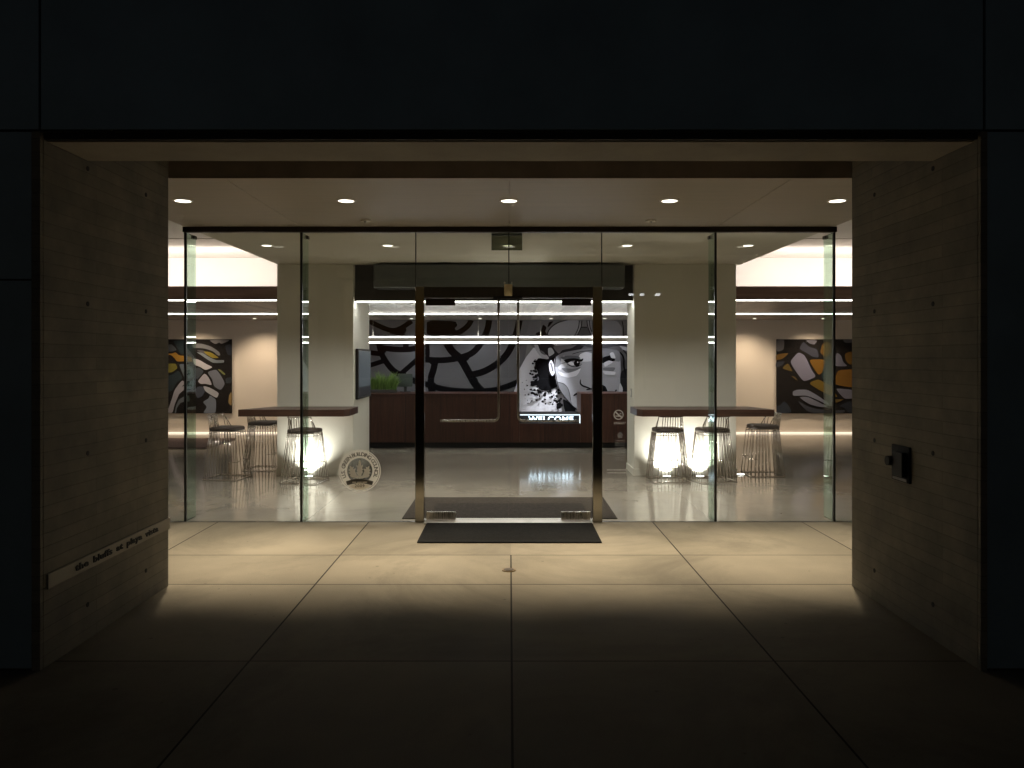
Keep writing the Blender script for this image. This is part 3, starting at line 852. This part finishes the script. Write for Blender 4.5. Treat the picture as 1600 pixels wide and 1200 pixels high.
for x, y, lb, k in ((-2.71, 10.755, "floor uplight under the left table, at the foot of its column", 1), (2.125, 10.755, "floor uplight behind the stool nearest the doors, right table", 1),
                 (2.575, 10.755, "floor uplight behind the turned stool, right table", 1), (3.17, 10.93, "dim floor uplight at the outer corner of the right column", .04)):
    if p3 is None:
        t = thing("uplight", lb, "uplight", (x, y, 0), "uplights set in the lobby floor", local=True)
        MB().cyl((0, 0, .006), .062, .008, 'z', 28).build("trim", M_STEEL, t)
        MB().cyl((0, 0, .0115), .048, .004, 'z', 28).build("lens", M_LENSU, t)
        spot("lamp", t, (0, 0, .03), P_UP, (1.0, .95, .88), 128, 1.0, .03, (0, .12, 1))
        p3 = t
    else:
        o = dup(p3, (x, y, 0), 0, lb)
        if k != 1:
            for c in o.children:
                if c.type == 'LIGHT': c.data = c.data.copy(); c.data.energy = P_UP * k
for a, b, w in ((-8.6, -4.40, "left"), (3.92, 8.6, "right")):
    tag(MB().box(a, b, 16.93, 16.985, .003, .028).build("base_light", M_BASELED), "thin warm light line along the foot of the %s back wall" % w, "linear light")

# ================================================================== FURNITURE
def table(pts, label, x0):
    t = thing("bar_table", label, "table", (x0, 10.5, 0))
    MB().prism(pts, .856, .946, 0, .003).build("top", M_TABLE, t)
    xs = [p[0] for p in pts]
    m = (min(xs) + max(xs)) / 2
    return t
table([(-3.466, 10.17), (-2.115, 10.17), (-2.06, 10.30), (-2.06, 10.849), (-3.20, 10.849)], "dark wood counter table against the left column, lit from below", -2.7)
table([(1.70, 10.17), (3.385, 10.17), (3.355, 10.42), (3.25, 10.849), (1.645, 10.849), (1.645, 10.30)], "dark wood counter table against the right column, over two lights", 2.5)

def stool():
    t = thing("wire_stool", "chrome wire counter stool with dark seat", "stool", (0, 0, 0), "wire stools around the two tables", local=True)
    zs, zt = .635, .845
    def rr_loop(w, d, r, z, y0=0, n=6):
        out = []
        for cx_, cy_, a0 in ((w / 2 - r, d / 2 - r, 0), (-w / 2 + r, d / 2 - r, 90), (-w / 2 + r, -d / 2 + r, 180), (w / 2 - r, -d / 2 + r, 270)):
            for k in range(n + 1):
                a = R(a0 + 90 * k / n); out.append((cx_ + r * math.cos(a), y0 + cy_ + r * math.sin(a), z))
        return out
    # base loop and seat loop
    mb = MB(); mb.tube(rr_loop(.50, .47, .06, .008), .0065, 8, True); mb.build("base_ring", M_CHROME, t)
    mb = MB(); mb.tube(rr_loop(.365, .365, .06, zs), .0055, 8, True); mb.tube(rr_loop(.362, .362, .06, zs - .03), .004, 6, True); mb.build("seat_ring", M_CHROME, t)
    mb = MB()
    pairs = []
    for k in range(9):
        u = k / 8 * 2 - 1
        pairs.append(((u * .19, -.235, .008), (u * .13, -.183, zs)))
    for s in (-1, 1):
        for k in range(8):
            v = k / 7 * 2 - 1
            pairs.append(((s * .25, v * .18, .008), (s * .183, v * .125, zs)))
        pairs.append(((s * .205, .233, .008), (s * .143, .182, zs)))
    for a, b in pairs: mb.tube([a, b], .0048, 6)
    mb.build("cage_rods", M_CHROME, t)
    mb = MB(); mb.tube([(-.186, .216, .235), (.186, .216, .235)], .006, 8)
    for s in (-1, 1):
        mb.tube([(s * .186, .216, .235), (s * .226, .13, .235)], .005, 6)
    mb.build("footrest", M_CHROME, t)
    # low wrapped back
    mb = MB()
    rail = [(-.150, -.10, .80), (-.155, -.15, .835)] + [(-.155 + .035 * (1 - math.cos(R(90 * k / 4))), -.15 - .065 * math.sin(R(90 * k / 4)), zt) for k in range(5)]
    rail += [(-p[0], p[1], p[2]) for p in rail[::-1]]
    mb.tube([(-.181, -.01, zs)] + rail + [(.181, -.01, zs)], .006, 8)
    for k in range(8):
        u = k / 7 * 2 - 1
        mb.tube([(u * .125, -.183, zs), (u * .112, -.215, zt)], .0048, 6)
    for s in (-1, 1):
        mb.tube([(s * .183, -.115, zs), (s * .154, -.145, .832)], .0048, 6); mb.tube([(s * .183, -.065, zs), (s * .151, -.105, .803)], .0048, 6)
    mb.build("backrest", M_CHROME, t)
    # cushion with a soft edge
    mb = MB(); t2 = bmesh.new()
    prof = [(.0, zs + .004, .93), (.0, zs + .012, 1.0), (.0, zs + .036, 1.0), (0, zs + .05, .95), (0, zs + .056, .82), (0, zs + .060, .5)]
    loops = []
    for _, z, k in prof:
        loops.append([t2.verts.new((p[0] * k, p[1] * k, z)) for p in rr_loop(.37, .37, .075, 0)])
    for A, B in zip(loops, loops[1:]):
        n = len(A)
        for i in range(n):
            f = t2.faces.new((A[i], A[(i + 1) % n], B[(i + 1) % n], B[i])); f.smooth = True
    t2.faces.new(loops[0][::-1]); f = t2.faces.new(loops[-1]); f.smooth = True
    mb.merge(t2); mb.build("seat", M_LEATHER, t)
    return t
S = stool()
spots = [(-2.655, 10.34, -12, "wire stool standing in the bright light before the left column"),
         (-3.775, 10.66, -98, "wire stool at the outer end of the left table, before the left painting's corner"),
         (-3.56, 11.55, -95, "wire stool behind the left table's outer corner, beside the column's side"),
         (2.075, 10.45, 3, "wire stool under the right table, nearest to the doors"),
         (2.66, 10.45, 14, "wire stool turned slightly, in the middle of the three at the right table"),
         (3.49, 10.98, 91, "wire stool at the outer end of the right table, facing inward")]
for i, (x, y, a, lb) in enumerate(spots):
    if i == 0: S.location = (x, y, .0015); S.rotation_euler.z = R(a); S["label"] = lb
    else: dup(S, (x, y, .0015), R(a), lb)

# screen and switch on the column sides
t = thing("wall_screen", "dark framed display on the inner side of the left column", "screen", (-2.12, 11.5, 1.4))
MB().box(-2.127, -2.085, 10.99, 11.98, 1.03, 1.735, .01).build("bezel", M_BLACK, t)
MB().box(-2.0848, -2.083, 11.03, 11.94, 1.20, 1.705).build("display", M_SCREEN, t)
MB().box(-2.0848, -2.083, 11.03, 11.94, 1.06, 1.1995).build("lower_band", M_SCREENLO, t)
t = thing("wall_switch", "small switch plate on the inner side of the right column", "switch", (1.70, 11.1, 1.12))
MB().box(1.692, 1.6995, 11.06, 11.14, 1.06, 1.18, .002).build("plate", mat("grey plate", (.4, .4, .38), .4), t)
MB().box(1.689, 1.6915, 11.085, 11.115, 1.09, 1.15).build("rocker", M_WHITE, t)

# rug in the left wing
tag(MB().prism([(-8.5, 14.15), (-5.42, 14.15), (-5.42, 15.8), (-8.5, 15.8)], .004, .022, 0, .004).build("rug", M_RUG), "brown rug on the lobby floor below the left painting", "rug")

# reception desk with a lowered counter
t = thing("reception_desk", "dark red wood reception desk with a lowered notch in its front", "desk", (0, 14.6, 0))
MB().box(-3.2, .178, 14.2, 15.0, .10, .945, .003).build("front_section", M_DESK, t)
MB().box(1.272, 2.9, 14.2, 15.0, .10, .945, .003).build("front_section", M_DESK, t)
MB().box(-3.2, .180, 14.19, 15.01, .9455, .974, .003).build("counter_top", M_DESK, t)
MB().box(1.270, 2.9, 14.19, 15.01, .9455, .974, .003).build("counter_top", M_DESK, t)
MB().box(.179, 1.271, 14.2, 15.0, .10, .435, .003).build("low_section", M_DESK, t)
MB().box(.179, 1.271, 14.26, 15.0, .436, .600).build("low_counter", M_SIGNBACK, t)
MB().box(-3.15, 2.85, 14.25, 14.95, .003, .0995).build("kick_plate", M_BLACK, t)
t = thing("welcome_sign", "backlit white WELCOME sign set in the desk notch", "sign", (.72, 14.2, .44))
MB().box(.184, 1.266, 14.225, 14.255, .438, .598, .002).build("backing", M_SIGNBACK, t)
mb = MB(); add_text(mb, "WELCOME", .125, Matrix.Translation((.74, 14.215, .468)) @ FRONT, 
    .008, .0008, 1.1, width=.80, sz=1.12); mb.build("lettering", M_LETTER, t)
MB().box(.19, 1.258, 14.20, 14.224, .586, .598).build("top_edge", M_SIGNFRAME, t)
MB().box(1.250, 1.262, 14.20, 14.224, .445, .585).build("side_edge", M_SIGNFRAME, t)

t = thing("grass_planter", "low planter of green grass blades at the left end of the desk", "plant", (-2.3, 14.6, .974))
MB().box(-2.66, -2.08, 14.5, 14.72, .9745, 1.03, .004).build("planter", M_PLANTER, t)
mb = MB(); rg = random.Random(3)
for k in range(1300):
    x = rg.uniform(-2.65, -2.09); y = rg.uniform(14.51, 14.71); h = rg.triangular(.10, .30, .22) * (1 + .22 * math.sin(x * 31) + .15 * math.sin(x * 73 + 1)) + .03; w = rg.uniform(.003, .006)
    lx, ly = rg.gauss((x + 2.37) * .25, .045), rg.gauss((y - 14.61) * .3, .04); a = rg.uniform(0, 3.14); ux, uy = math.cos(a) * w, math.sin(a) * w
    p = [Vector((x, y, 1.02)), Vector((x + lx * .3, y + ly * .3, 1.02 + h * .6)), Vector((x + lx, y + ly, 1.02 + h))]
    u = Vector((ux, uy, 0)); mi = rg.choice((0, 0, 1, 2))
    mb.poly([p[0] - u, p[0] + u, p[1] + u * .8, p[1] - u * .8], mi); mb.poly([p[1] - u * .8, p[1] + u * .8, p[2]], mi)
mb.build("grass_blades", M_GRASS, t)
t = thing("monitor", "back of a dark monitor on the desk beside the grass planter", "monitor", (-1.93, 14.75, .974))
MB().box(-2.07, -1.80, 14.78, 14.81, 1.075, 1.315, .006).build("shell", mat("monitor back", (.022, .034, .028), .5), t)
MB().box(-1.96, -1.91, 14.80, 14.83, .985, 1.13).build("stand", M_BLACK, t)
MB().box(-2.03, -1.84, 14.74, 14.88, .9745, .9845, .003).build("foot", M_BLACK, t)

# ================================================================== ART
def smooth(pts, closed=True, it=2):
    for q in range(it):
        t_ = .16 if q == 0 and closed else .25
        out = []; n = len(pts)
        for i in range(n if closed else n - 1):
            a, b = pts[i], pts[(i + 1) % n]
            out.append((a[0] * (1 - t_) + b[0] * t_, a[1] * (1 - t_) + b[1] * t_)); out.append((a[0] * t_ + b[0] * (1 - t_), a[1] * t_ + b[1] * (1 - t_)))
        if not closed: out = [pts[0]] + out + [pts[-1]]
        pts = out
    return pts
class Art:
    """flat shapes on a wall or canvas: every later shape lies a hair in front of the one before"""
    def __init__(s, fn, y): s.f = fn; s.y = y; s.k = 0; s.mb = MB(); s.mats = []
    def mi(s, g, c):
        key = (g, c)
        if key not in s.mats: s.mats.append(key)
        return s.mats.index(key)
    def w(s, p):
        px, py = s.f(*p); q = at(px, py, 16.93)
        return Vector((q.x, s.y - s.k * .0007, q.z))
    def shape(s, pts, c, it=2):
        s.k += 1
        pts = smooth(pts, True, it) if it else pts
        s.mb.poly([s.w(p) for p in pts], s.mi('c', c))
    def line(s, pts, wd, c, it=3, closed=False, taper=False):
        s.k += 1
        pts = smooth(pts, closed, it); n = len(pts)
        if closed: pts = pts + [pts[0]]; n += 1
        L_, R_ = [], []
        for i, p in enumerate(pts):
            a = pts[max(0, i - 1)]; b = pts[min(n - 1, i + 1)]
            dx_, dy_ = b[0] - a[0], b[1] - a[1]; d = math.hypot(dx_, dy_) or 1
            k = wd / 2 * (math.sin(math.pi * (i + .5) / n) ** .6 if taper else 1)
            L_.append(s.w((p[0] - dy_ / d * k, p[1] + dx_ / d * k))); R_.append(s.w((p[0] + dy_ / d * k, p[1] - dx_ / d * k)))
        vl = [s.mb.bm.verts.new(v) for v in L_]; vr = [s.mb.bm.verts.new(v) for v in R_]
        m = s.mi('c', c)
        for i in range(n - 1):
            f = s.mb.bm.faces.new((vl[i], vl[i + 1], vr[i + 1], vr[i])); f.material_index = m
    def blob(s, c, r, col, rg):
        n = rg.randint(5, 9)
        s.shape([(c[0] + r * rg.uniform(.5, 1.3) * math.cos(2 * math.pi * k / n), c[1] + r * rg.uniform(.5, 1.2) * math.sin(2 * math.pi * k / n)) for k in range(n)], col, 1)
    def build(s, name, parent, gain):
        ms = []
        for _, c in s.mats:
            ms.append(mat("paint %s" % (c,), tuple(min(.82, lin(v) * g_) for v, g_ in zip(c, gain)), .95, 0, .05))
        return s.mb.build(name, ms, parent)

# ---- two paintings
def painting(name, label, fn, cells, x0, x1, gain):
    t = thing(name, label, "painting", (at((x0 + x1) / 2, 588, 16.95).x, 16.95, 1.2))
    a = at(x0, 530, 16.95); b = at(x1, 646, 16.95)
    MB().box(a.x, b.x, 16.955, 16.998, b.z, a.z, .003).build("canvas", mat("canvas black", (.012, .010, .010), .95, 0, .08), t)
    A = Art(fn, 16.9545)
    for pts, c in cells: A.shape(pts, c)
    A.build("painted_shapes", t, gain)
LP = [([(75, 140), (240, 140), (330, 150), (340, 200), (300, 330), (180, 320), (150, 270), (110, 200)], (45, 48, 46)),
 ([(20, 190), (65, 190), (105, 230), (130, 265), (65, 285), (-60, 290)], (80, 75, 72)),
 ([(-60, 310), (70, 310), (110, 290), (160, 335), (240, 340), (320, 355), (330, 420), (240, 410), (130, 415), (100, 370), (60, 330)], (145, 98, 36)),
 ([(-120, 440), (65, 440), (115, 440), (140, 500), (65, 555), (-80, 560)], (118, 100, 42)),
 ([(-130, 600), (65, 590), (150, 520), (210, 630), (120, 690), (70, 800), (-100, 820)], (50, 52, 50)),
 ([(155, 445), (240, 445), (335, 480), (340, 620), (235, 640), (200, 560)], (100, 97, 93)),
 ([(200, 650), (240, 690), (190, 745), (240, 720), (235, 770), (160, 830), (130, 900), (100, 970), (75, 1080), (0, 1080), (65, 900), (100, 780)], (160, 140, 133)),
 ([(160, 900), (235, 860), (290, 850), (300, 930), (235, 935), (180, 945), (130, 1010), (120, 1085), (100, 1085), (120, 980)], (100, 95, 90)),
 ([(330, 175), (450, 180), (580, 220), (680, 290), (695, 335), (660, 335), (600, 280), (480, 240), (340, 240)], (112, 100, 92)),
 ([(380, 262), (480, 268), (530, 320), (500, 335), (440, 300)], (80, 70, 65)),
 ([(470, 280), (560, 290), (630, 330), (680, 368), (590, 368), (520, 325)], (132, 105, 38)),
 ([(380, 290), (460, 300), (560, 360), (640, 397), (745, 392), (740, 430), (600, 434), (500, 370), (430, 320)], (118, 112, 106)),
 ([(335, 370), (420, 390), (520, 450), (600, 487), (500, 527), (430, 480), (355, 455)], (185, 162, 150)),
 ([(360, 500), (420, 490), (485, 540), (400, 645), (345, 625)], (72, 68, 66)),
 ([(490, 560), (545, 620), (590, 722), (500, 700), (440, 705), (400, 668)], (172, 150, 142)),
 ([(520, 548), (640, 512), (700, 590), (758, 700), (700, 788), (610, 735), (590, 640)], (112, 102, 100)),
 ([(655, 512), (695, 515), (765, 578), (740, 588)], (116, 104, 62)),
 ([(470, 725), (560, 750), (680, 820), (650, 890), (540, 825), (495, 790)], (170, 152, 142)),
 ([(360, 800), (400, 735), (475, 735), (497, 800), (460, 865), (395, 890)], (72, 68, 70)),
 ([(560, 845), (640, 905), (640, 1000), (632, 1085), (465, 1085), (525, 1000), (465, 935), (545, 890)], (118, 111, 110)),
 ([(843, 790), (843, 995), (798, 950), (808, 850)], (150, 112, 68)), ([(750, 205), (843, 180), (843, 340), (788, 325)], (56, 53, 55)),
 ([(540, 130), (840, 130), (710, 188), (680, 165), (630, 192)], (128, 112, 102)), ([(760, 630), (843, 610), (843, 695), (768, 695)], (56, 54, 52)),
 ([(345, 640), (370, 660), (358, 730), (260, 825), (240, 720)], (84, 86, 84)), ([(-250, 160), (-60, 150), (-40, 300), (-240, 380)], (110, 100, 95)), ([(-250, 640), (-150, 600), (-120, 1000), (-250, 1080)], (140, 96, 40))]
painting("painting", "square abstract painting of pale, black and ochre curves left of the lobby", lambda zx, zy: (260 + zx / 8.275, 515 + zy / 8.275), LP, 229, 361.5, (.80, 1.0, 1.25))
RP = [([(110, 128), (220, 128), (208, 265), (110, 290)], (132, 117, 110)), ([(105, 320), (285, 298), (200, 375), (105, 400)], (142, 98, 46)), ([(105, 420), (230, 405), (190, 465), (105, 495)], (78, 72, 72)),
 ([(178, 503), (262, 430), (302, 500), (325, 545)], (132, 100, 50)), ([(460, 150), (540, 225), (645, 253), (665, 365), (580, 352), (500, 300), (405, 248)], (88, 80, 82)),
 ([(395, 290), (475, 328), (522, 420), (572, 530), (632, 612), (468, 676), (400, 590), (330, 490), (290, 410)], (160, 142, 146)), ([(490, 134), (650, 138), (605, 196), (540, 180)], (148, 132, 130)),
 ([(705, 180), (780, 150), (825, 200), (820, 300), (750, 358), (676, 300)], (140, 96, 46)), ([(530, 386), (752, 384), (740, 510), (663, 595), (595, 500)], (160, 106, 42)),
 ([(760, 378), (830, 330), (845, 420), (842, 705), (760, 705), (685, 610)], (62, 72, 68)), ([(520, 694), (652, 640), (740, 688), (830, 728), (890, 850), (905, 876), (760, 836)], (150, 112, 46)),
 ([(890, 290), (955, 338), (975, 420), (1040, 476), (845, 474)], (140, 126, 128)), ([(995, 312), (1070, 280), (1200, 300), (1150, 440), (1060, 456), (1008, 400)], (146, 100, 44)),
 ([(905, 528), (1060, 512), (1180, 520), (1200, 740), (1060, 745), (878, 714), (866, 640)], (156, 102, 42)), ([(880, 758), (1060, 776), (1180, 790), (1120, 890), (1000, 900), (930, 832)], (150, 134, 134)),
 ([(322, 800), (380, 776), (510, 776), (640, 850), (800, 962), (785, 980), (650, 912), (500, 852), (325, 860)], (160, 147, 147)), ([(400, 868), (520, 868), (640, 930), (790, 1004), (690, 1004), (560, 974), (480, 932)], (154, 141, 141)),
 ([(385, 915), (500, 988), (640, 1030), (800, 1042), (1005, 1040), (985, 1082), (540, 1082), (430, 982)], (88, 81, 81)), ([(110, 990), (160, 978), (212, 918), (275, 990), (315, 1082), (110, 1082)], (72, 70, 72)),
 ([(292, 596), (355, 610), (395, 672)], (130, 100, 60)), ([(836, 903), (1000, 900), (900, 945), (836, 945)], (140, 104, 52)), ([(965, 128), (1190, 128), (1070, 172), (998, 174)], (134, 120, 112)),
 ([(915, 990), (1060, 915), (1230, 960), (1200, 1082), (1030, 1075), (990, 1010)], (68, 64, 64)), ([(1230, 150), (1300, 200), (1300, 420), (1220, 380)], (110, 100, 98))]
painting("painting", "square abstract painting of ochre and grey cells right of the lobby", lambda zx, zy: (1200 + zx / 8.279, 515 + zy / 8.279), RP, 1214, 1348, (.44, .54, .68))

# ---- mural
t = thing("mural", "black and grey mural of a web pattern and an aviator face", "mural", (0, 16.93, 1.2))
GAIN = (1.3, 1.3, 1.35)
K = (11, 11, 13)
A = Art(lambda zx, zy: (560 + zx / 6, 480 + zy / 6), 16.928)
A.shape([(-700, 120), (1610, 120), (1560, 500), (1480, 700), (1455, 960), (-700, 960)], (84, 84, 86), 0)
A.shape([(640, 120), (910, 130), (930, 170), (900, 200), (930, 230), (880, 262), (640, 270)], K, 1)
for pts, wd in (([(190, 330), (215, 440), (270, 530), (330, 600), (420, 645), (540, 700), (650, 725), (760, 760), (900, 785), (1080, 790), (1250, 785), (1380, 750), (1500, 700)], 54),
                ([(180, 375), (380, 402), (560, 388), (640, 340)], 52), ([(380, 640), (450, 580), (540, 500), (650, 400)], 46), ([(620, 490), (760, 500), (880, 490), (990, 465)], 56),
                ([(720, 500), (705, 590), (680, 650), (678, 760), (715, 840)], 62), ([(830, 340), (880, 420), (960, 480), (1010, 570), (1060, 660), (1100, 730), (1170, 800)], 72),
                ([(950, 475), (1060, 440), (1130, 370), (1180, 280), (1215, 200), (1225, 120)], 58), ([(1070, 632), (1180, 605), (1300, 535), (1390, 450), (1450, 340), (1490, 220), (1510, 120)], 62),
                ([(100, 130), (220, 190), (320, 225), (400, 200), (500, 130)], 46), ([(870, 262), (960, 230), (1030, 175), (1060, 120)], 50), ([(300, 220), (400, 245), (450, 330), (440, 400)], 52),
                ([(-300, 200), (-100, 330), (60, 420), (230, 440)], 46), ([(-200, 700), (-60, 600), (60, 560), (250, 500)], 44), ([(420, 640), (300, 760), (240, 860), (230, 940)], 40), ([(640, 300), (655, 430), (640, 500)], 36)):
    A.line(pts, wd, K)
for q in ((1000, 470), (705, 505), (690, 735), (1080, 690), (415, 640), (1130, 790), (225, 400), (410, 215)):
    A.shape([(q[0] + 44 * math.cos(R(a)), q[1] + 38 * math.sin(R(a))) for a in range(0, 360, 45)], K)
A.f = lambda zx, zy: (800 + zx / 6, 480 + zy / 6)
A.shape([(170, 120), (1500, 120), (1500, 960), (600, 960), (500, 420), (200, 380), (120, 300)], (88, 88, 91), 0)
A.shape([(200, 380), (130, 470), (70, 580), (50, 700), (10, 812), (-20, 960), (-20, 1010), (660, 1010), (700, 700), (480, 400)], (178, 178, 184), 0)
A.shape([(330, 275), (345, 210), (420, 150), (520, 120), (650, 120), (645, 190), (600, 280)], (128, 128, 134))
A.line([(325, 280), (345, 205), (420, 145), (520, 118)], 9, K)
A.shape([(690, 120), (980, 120), (1030, 190), (1035, 290), (750, 290), (705, 200)], (122, 122, 128))
A.shape([(630, 120), (700, 120), (705, 190), (650, 190)], (98, 98, 102), 0)
A.shape([(650, 188), (705, 188), (750, 290), (590, 290)], (70, 70, 74), 0)
for l in ([(655, 120), (650, 190), (590, 300)], [(630, 120), (625, 195), (575, 290)], [(700, 120), (708, 190), (755, 290)], [(650, 188), (705, 188)], [(725, 120), (730, 200), (775, 290)], [(1030, 130), (1045, 200), (1040, 290)]):
    A.line(l, 8, K, 2)
A.shape([(290, 160), (325, 190), (310, 230), (330, 260), (270, 270), (225, 265), (220, 245), (270, 225)], K, 1)
A.shape([(345, 140), (390, 130), (350, 180), (330, 190)], K, 1)
A.shape([(190, 300), (640, 290), (700, 340), (620, 420), (450, 455), (330, 495), (250, 445)], (34, 34, 37))
A.shape([(330, 300), (640, 300), (560, 345), (430, 372), (360, 340)], (150, 150, 156))
A.shape([(205, 345), (240, 345), (262, 410), (330, 452), (345, 470), (340, 492), (300, 492), (255, 450), (220, 400)], (150, 150, 156))
A.shape([(250, 395), (300, 420), (320, 455), (275, 435)], (85, 85, 88))
A.shape([(335, 385), (370, 378), (402, 430), (342, 468)], (158, 158, 164))
A.shape([(380, 365), (560, 350), (640, 330), (560, 385), (470, 400), (440, 440), (405, 405)], (92, 90, 92))
# hair and its splatter
A.shape([(225, 500), (250, 475), (340, 490), (420, 455), (430, 640), (425, 745), (340, 785), (260, 775), (235, 730), (180, 745), (170, 690), (255, 690), (240, 600), (212, 560)], K, 1)
rg = random.Random(11)
for k in range(46):
    a = rg.uniform(0, 1); A.blob((rg.gauss(225, 22), 490 + a * 240), rg.uniform(5, 18), K, rg)
for k in range(70):
    A.blob((rg.gauss(300, 85), rg.gauss(775, 38)), rg.uniform(4, 17), K, rg)
for k in range(34):
    A.blob((rg.gauss(430, 60), rg.gauss(900, 45)), rg.uniform(5, 19), K, rg)
for k in range(16):
    A.blob((rg.uniform(90, 260), rg.uniform(680, 900)), rg.uniform(3, 9), K, rg)
A.shape([(470, 850), (560, 910), (600, 990), (500, 1000), (480, 930)], K, 1)
# face
A.shape([(395, 470), (470, 430), (640, 410), (760, 410), (1000, 430), (1015, 600), (1000, 760), (960, 900), (800, 1010), (660, 1000), (560, 920), (480, 835), (430, 760), (405, 660), (385, 560)], (138, 138, 143))
A.shape([(395, 470), (470, 425), (640, 395), (760, 380), (1000, 400), (1010, 520), (850, 480), (640, 470), (440, 560), (390, 560)], (104, 104, 108))
A.shape([(460, 470), (490, 450), (500, 510), (450, 530)], (160, 160, 165))
A.shape([(630, 440), (690, 418), (750, 432), (760, 505), (650, 512), (615, 480)], (172, 172, 178))
A.shape([(425, 560), (460, 530), (520, 520), (500, 560), (440, 590)], (160, 160, 165))
A.shape([(450, 565), (560, 578), (645, 555), (610, 612), (500, 614)], (98, 98, 102))
A.shape([(425, 598), (500, 624), (600, 592), (645, 566), (605, 642), (520, 660), (450, 640)], (180, 180, 186))
A.shape([(440, 470), (520, 452), (620, 458), (640, 486), (540, 482), (480, 495)], (78, 78, 82))
A.shape([(500, 505), (640, 496), (648, 530), (600, 556), (540, 552)], (120, 120, 124))
A.shape([(476, 498), (520, 482), (580, 478), (640, 489), (664, 478), (658, 504), (634, 512), (590, 500), (545, 506), (512, 526), (500, 516)], K, 1)
A.shape([(632, 525), (626, 546), (604, 556), (582, 548), (572, 526), (580, 504), (604, 496), (626, 504)], K, 1)
A.line([(505, 526), (530, 545), (570, 560), (620, 556), (650, 530)], 7, K, 2, taper=True)
A.shape([(518, 522), (548, 510), (572, 520), (575, 545), (545, 544)], (190, 190, 195))
A.shape([(606, 510), (616, 512), (614, 522), (604, 520)], (200, 200, 205))
A.shape([(405, 690), (490, 712), (530, 770), (545, 870), (565, 920), (480, 835), (430, 760)], (100, 100, 104))
A.line([(636, 675), (632, 715), (660, 738), (690, 745), (750, 770)], 15, K, 3, taper=True)
A.line([(690, 770), (750, 762)], 12, K, 2)
A.line([(570, 828), (610, 800), (645, 820)], 18, K, 3, taper=True)
A.line([(600, 815), (760, 800), (900, 790), (960, 790)], 14, K, 3, taper=True)
A.shape([(640, 825), (760, 815), (900, 800), (860, 850), (720, 870)], (104, 104, 108))
A.shape([(340, 530), (365, 488), (388, 540), (400, 610), (375, 650), (348, 600)], (150, 150, 156))
A.line([(358, 520), (372, 560), (378, 600)], 14, (84, 84, 88), 2)
A.line([(405, 470), (392, 560), (412, 660), (432, 760), (485, 838), (570, 930), (640, 985)], 7, K, 2)
A.line([(425, 700), (490, 716), (530, 775), (545, 865)], 4, K, 2)
A.shape([(840, 470), (920, 448), (965, 500), (860, 530), (835, 520)], K, 1)
A.shape([(848, 522), (900, 498), (945, 512), (860, 562)], (180, 180, 186))
A.shape([(840, 565), (965, 562), (940, 604), (845, 592)], (98, 98, 102))
A.shape([(835, 592), (965, 604), (955, 634), (860, 630)], (178, 178, 184))
A.shape([(905, 430), (940, 420), (965, 480), (920, 478)], (164, 164, 170))
A.shape([(830, 720), (870, 740), (892, 800), (835, 805)], K)
A.line([(950, 800), (970, 770)], 12, K, 2)
A.shape([(1010, 600), (1090, 560), (1400, 500), (1400, 960), (1050, 960), (1000, 700)], (30, 30, 33))
A.shape([(1000, 700), (1030, 760), (1020, 820), (985, 820)], (170, 170, 176), 1)
A.line([(1000, 420), (1040, 470), (1035, 560), (1060, 640)], 18, K, 3, taper=True)
A.line([(1030, 400), (1075, 450), (1070, 560)], 16, (40, 40, 44), 3, taper=True)
A.shape([(990, 360), (1080, 380), (1085, 415), (1030, 400)], (150, 150, 156))
A.line([(850, 380), (980, 350), (1100, 360)], 20, (46, 46, 50), 3, taper=True)
A.line([(620, 345), (760, 372), (900, 370), (990, 340)], 30, (60, 60, 64), 3, taper=True)
A.line([(560, 440), (640, 415), (760, 405)], 5, K, 2)
A.build("mural_paint", t, GAIN)

# street lamp across the road, seen only as a reflection in the glass
t = thing("street_lamp", "street lamp across the road, mirrored as small dots in the glass", "street lamp", (6.9, -25, 0))
MB().cyl((6.9, -25, 2.4), .07, 4.8, 'z', 16, .045).build("pole", M_DARKSTEEL, t)
MB().tube([(6.2, -25, 4.9), (6.9, -25, 4.80), (7.6, -25, 4.9)], .03, 8).build("cross_arm", M_DARKSTEEL, t)
for x in (6.2, 6.75, 7.55):
    h_ = MB().box(x - .12, x + .12, -25.2, -24.8, 4.90, 4.98, .02).build("lamp_head", M_DARKSTEEL, t)
    MB().box(x - .10, x + .10, -25.18, -24.78, 4.80, 4.899, .01).build("lens", emitter("street lens", (.95, .97, 1.0), 9), h_)
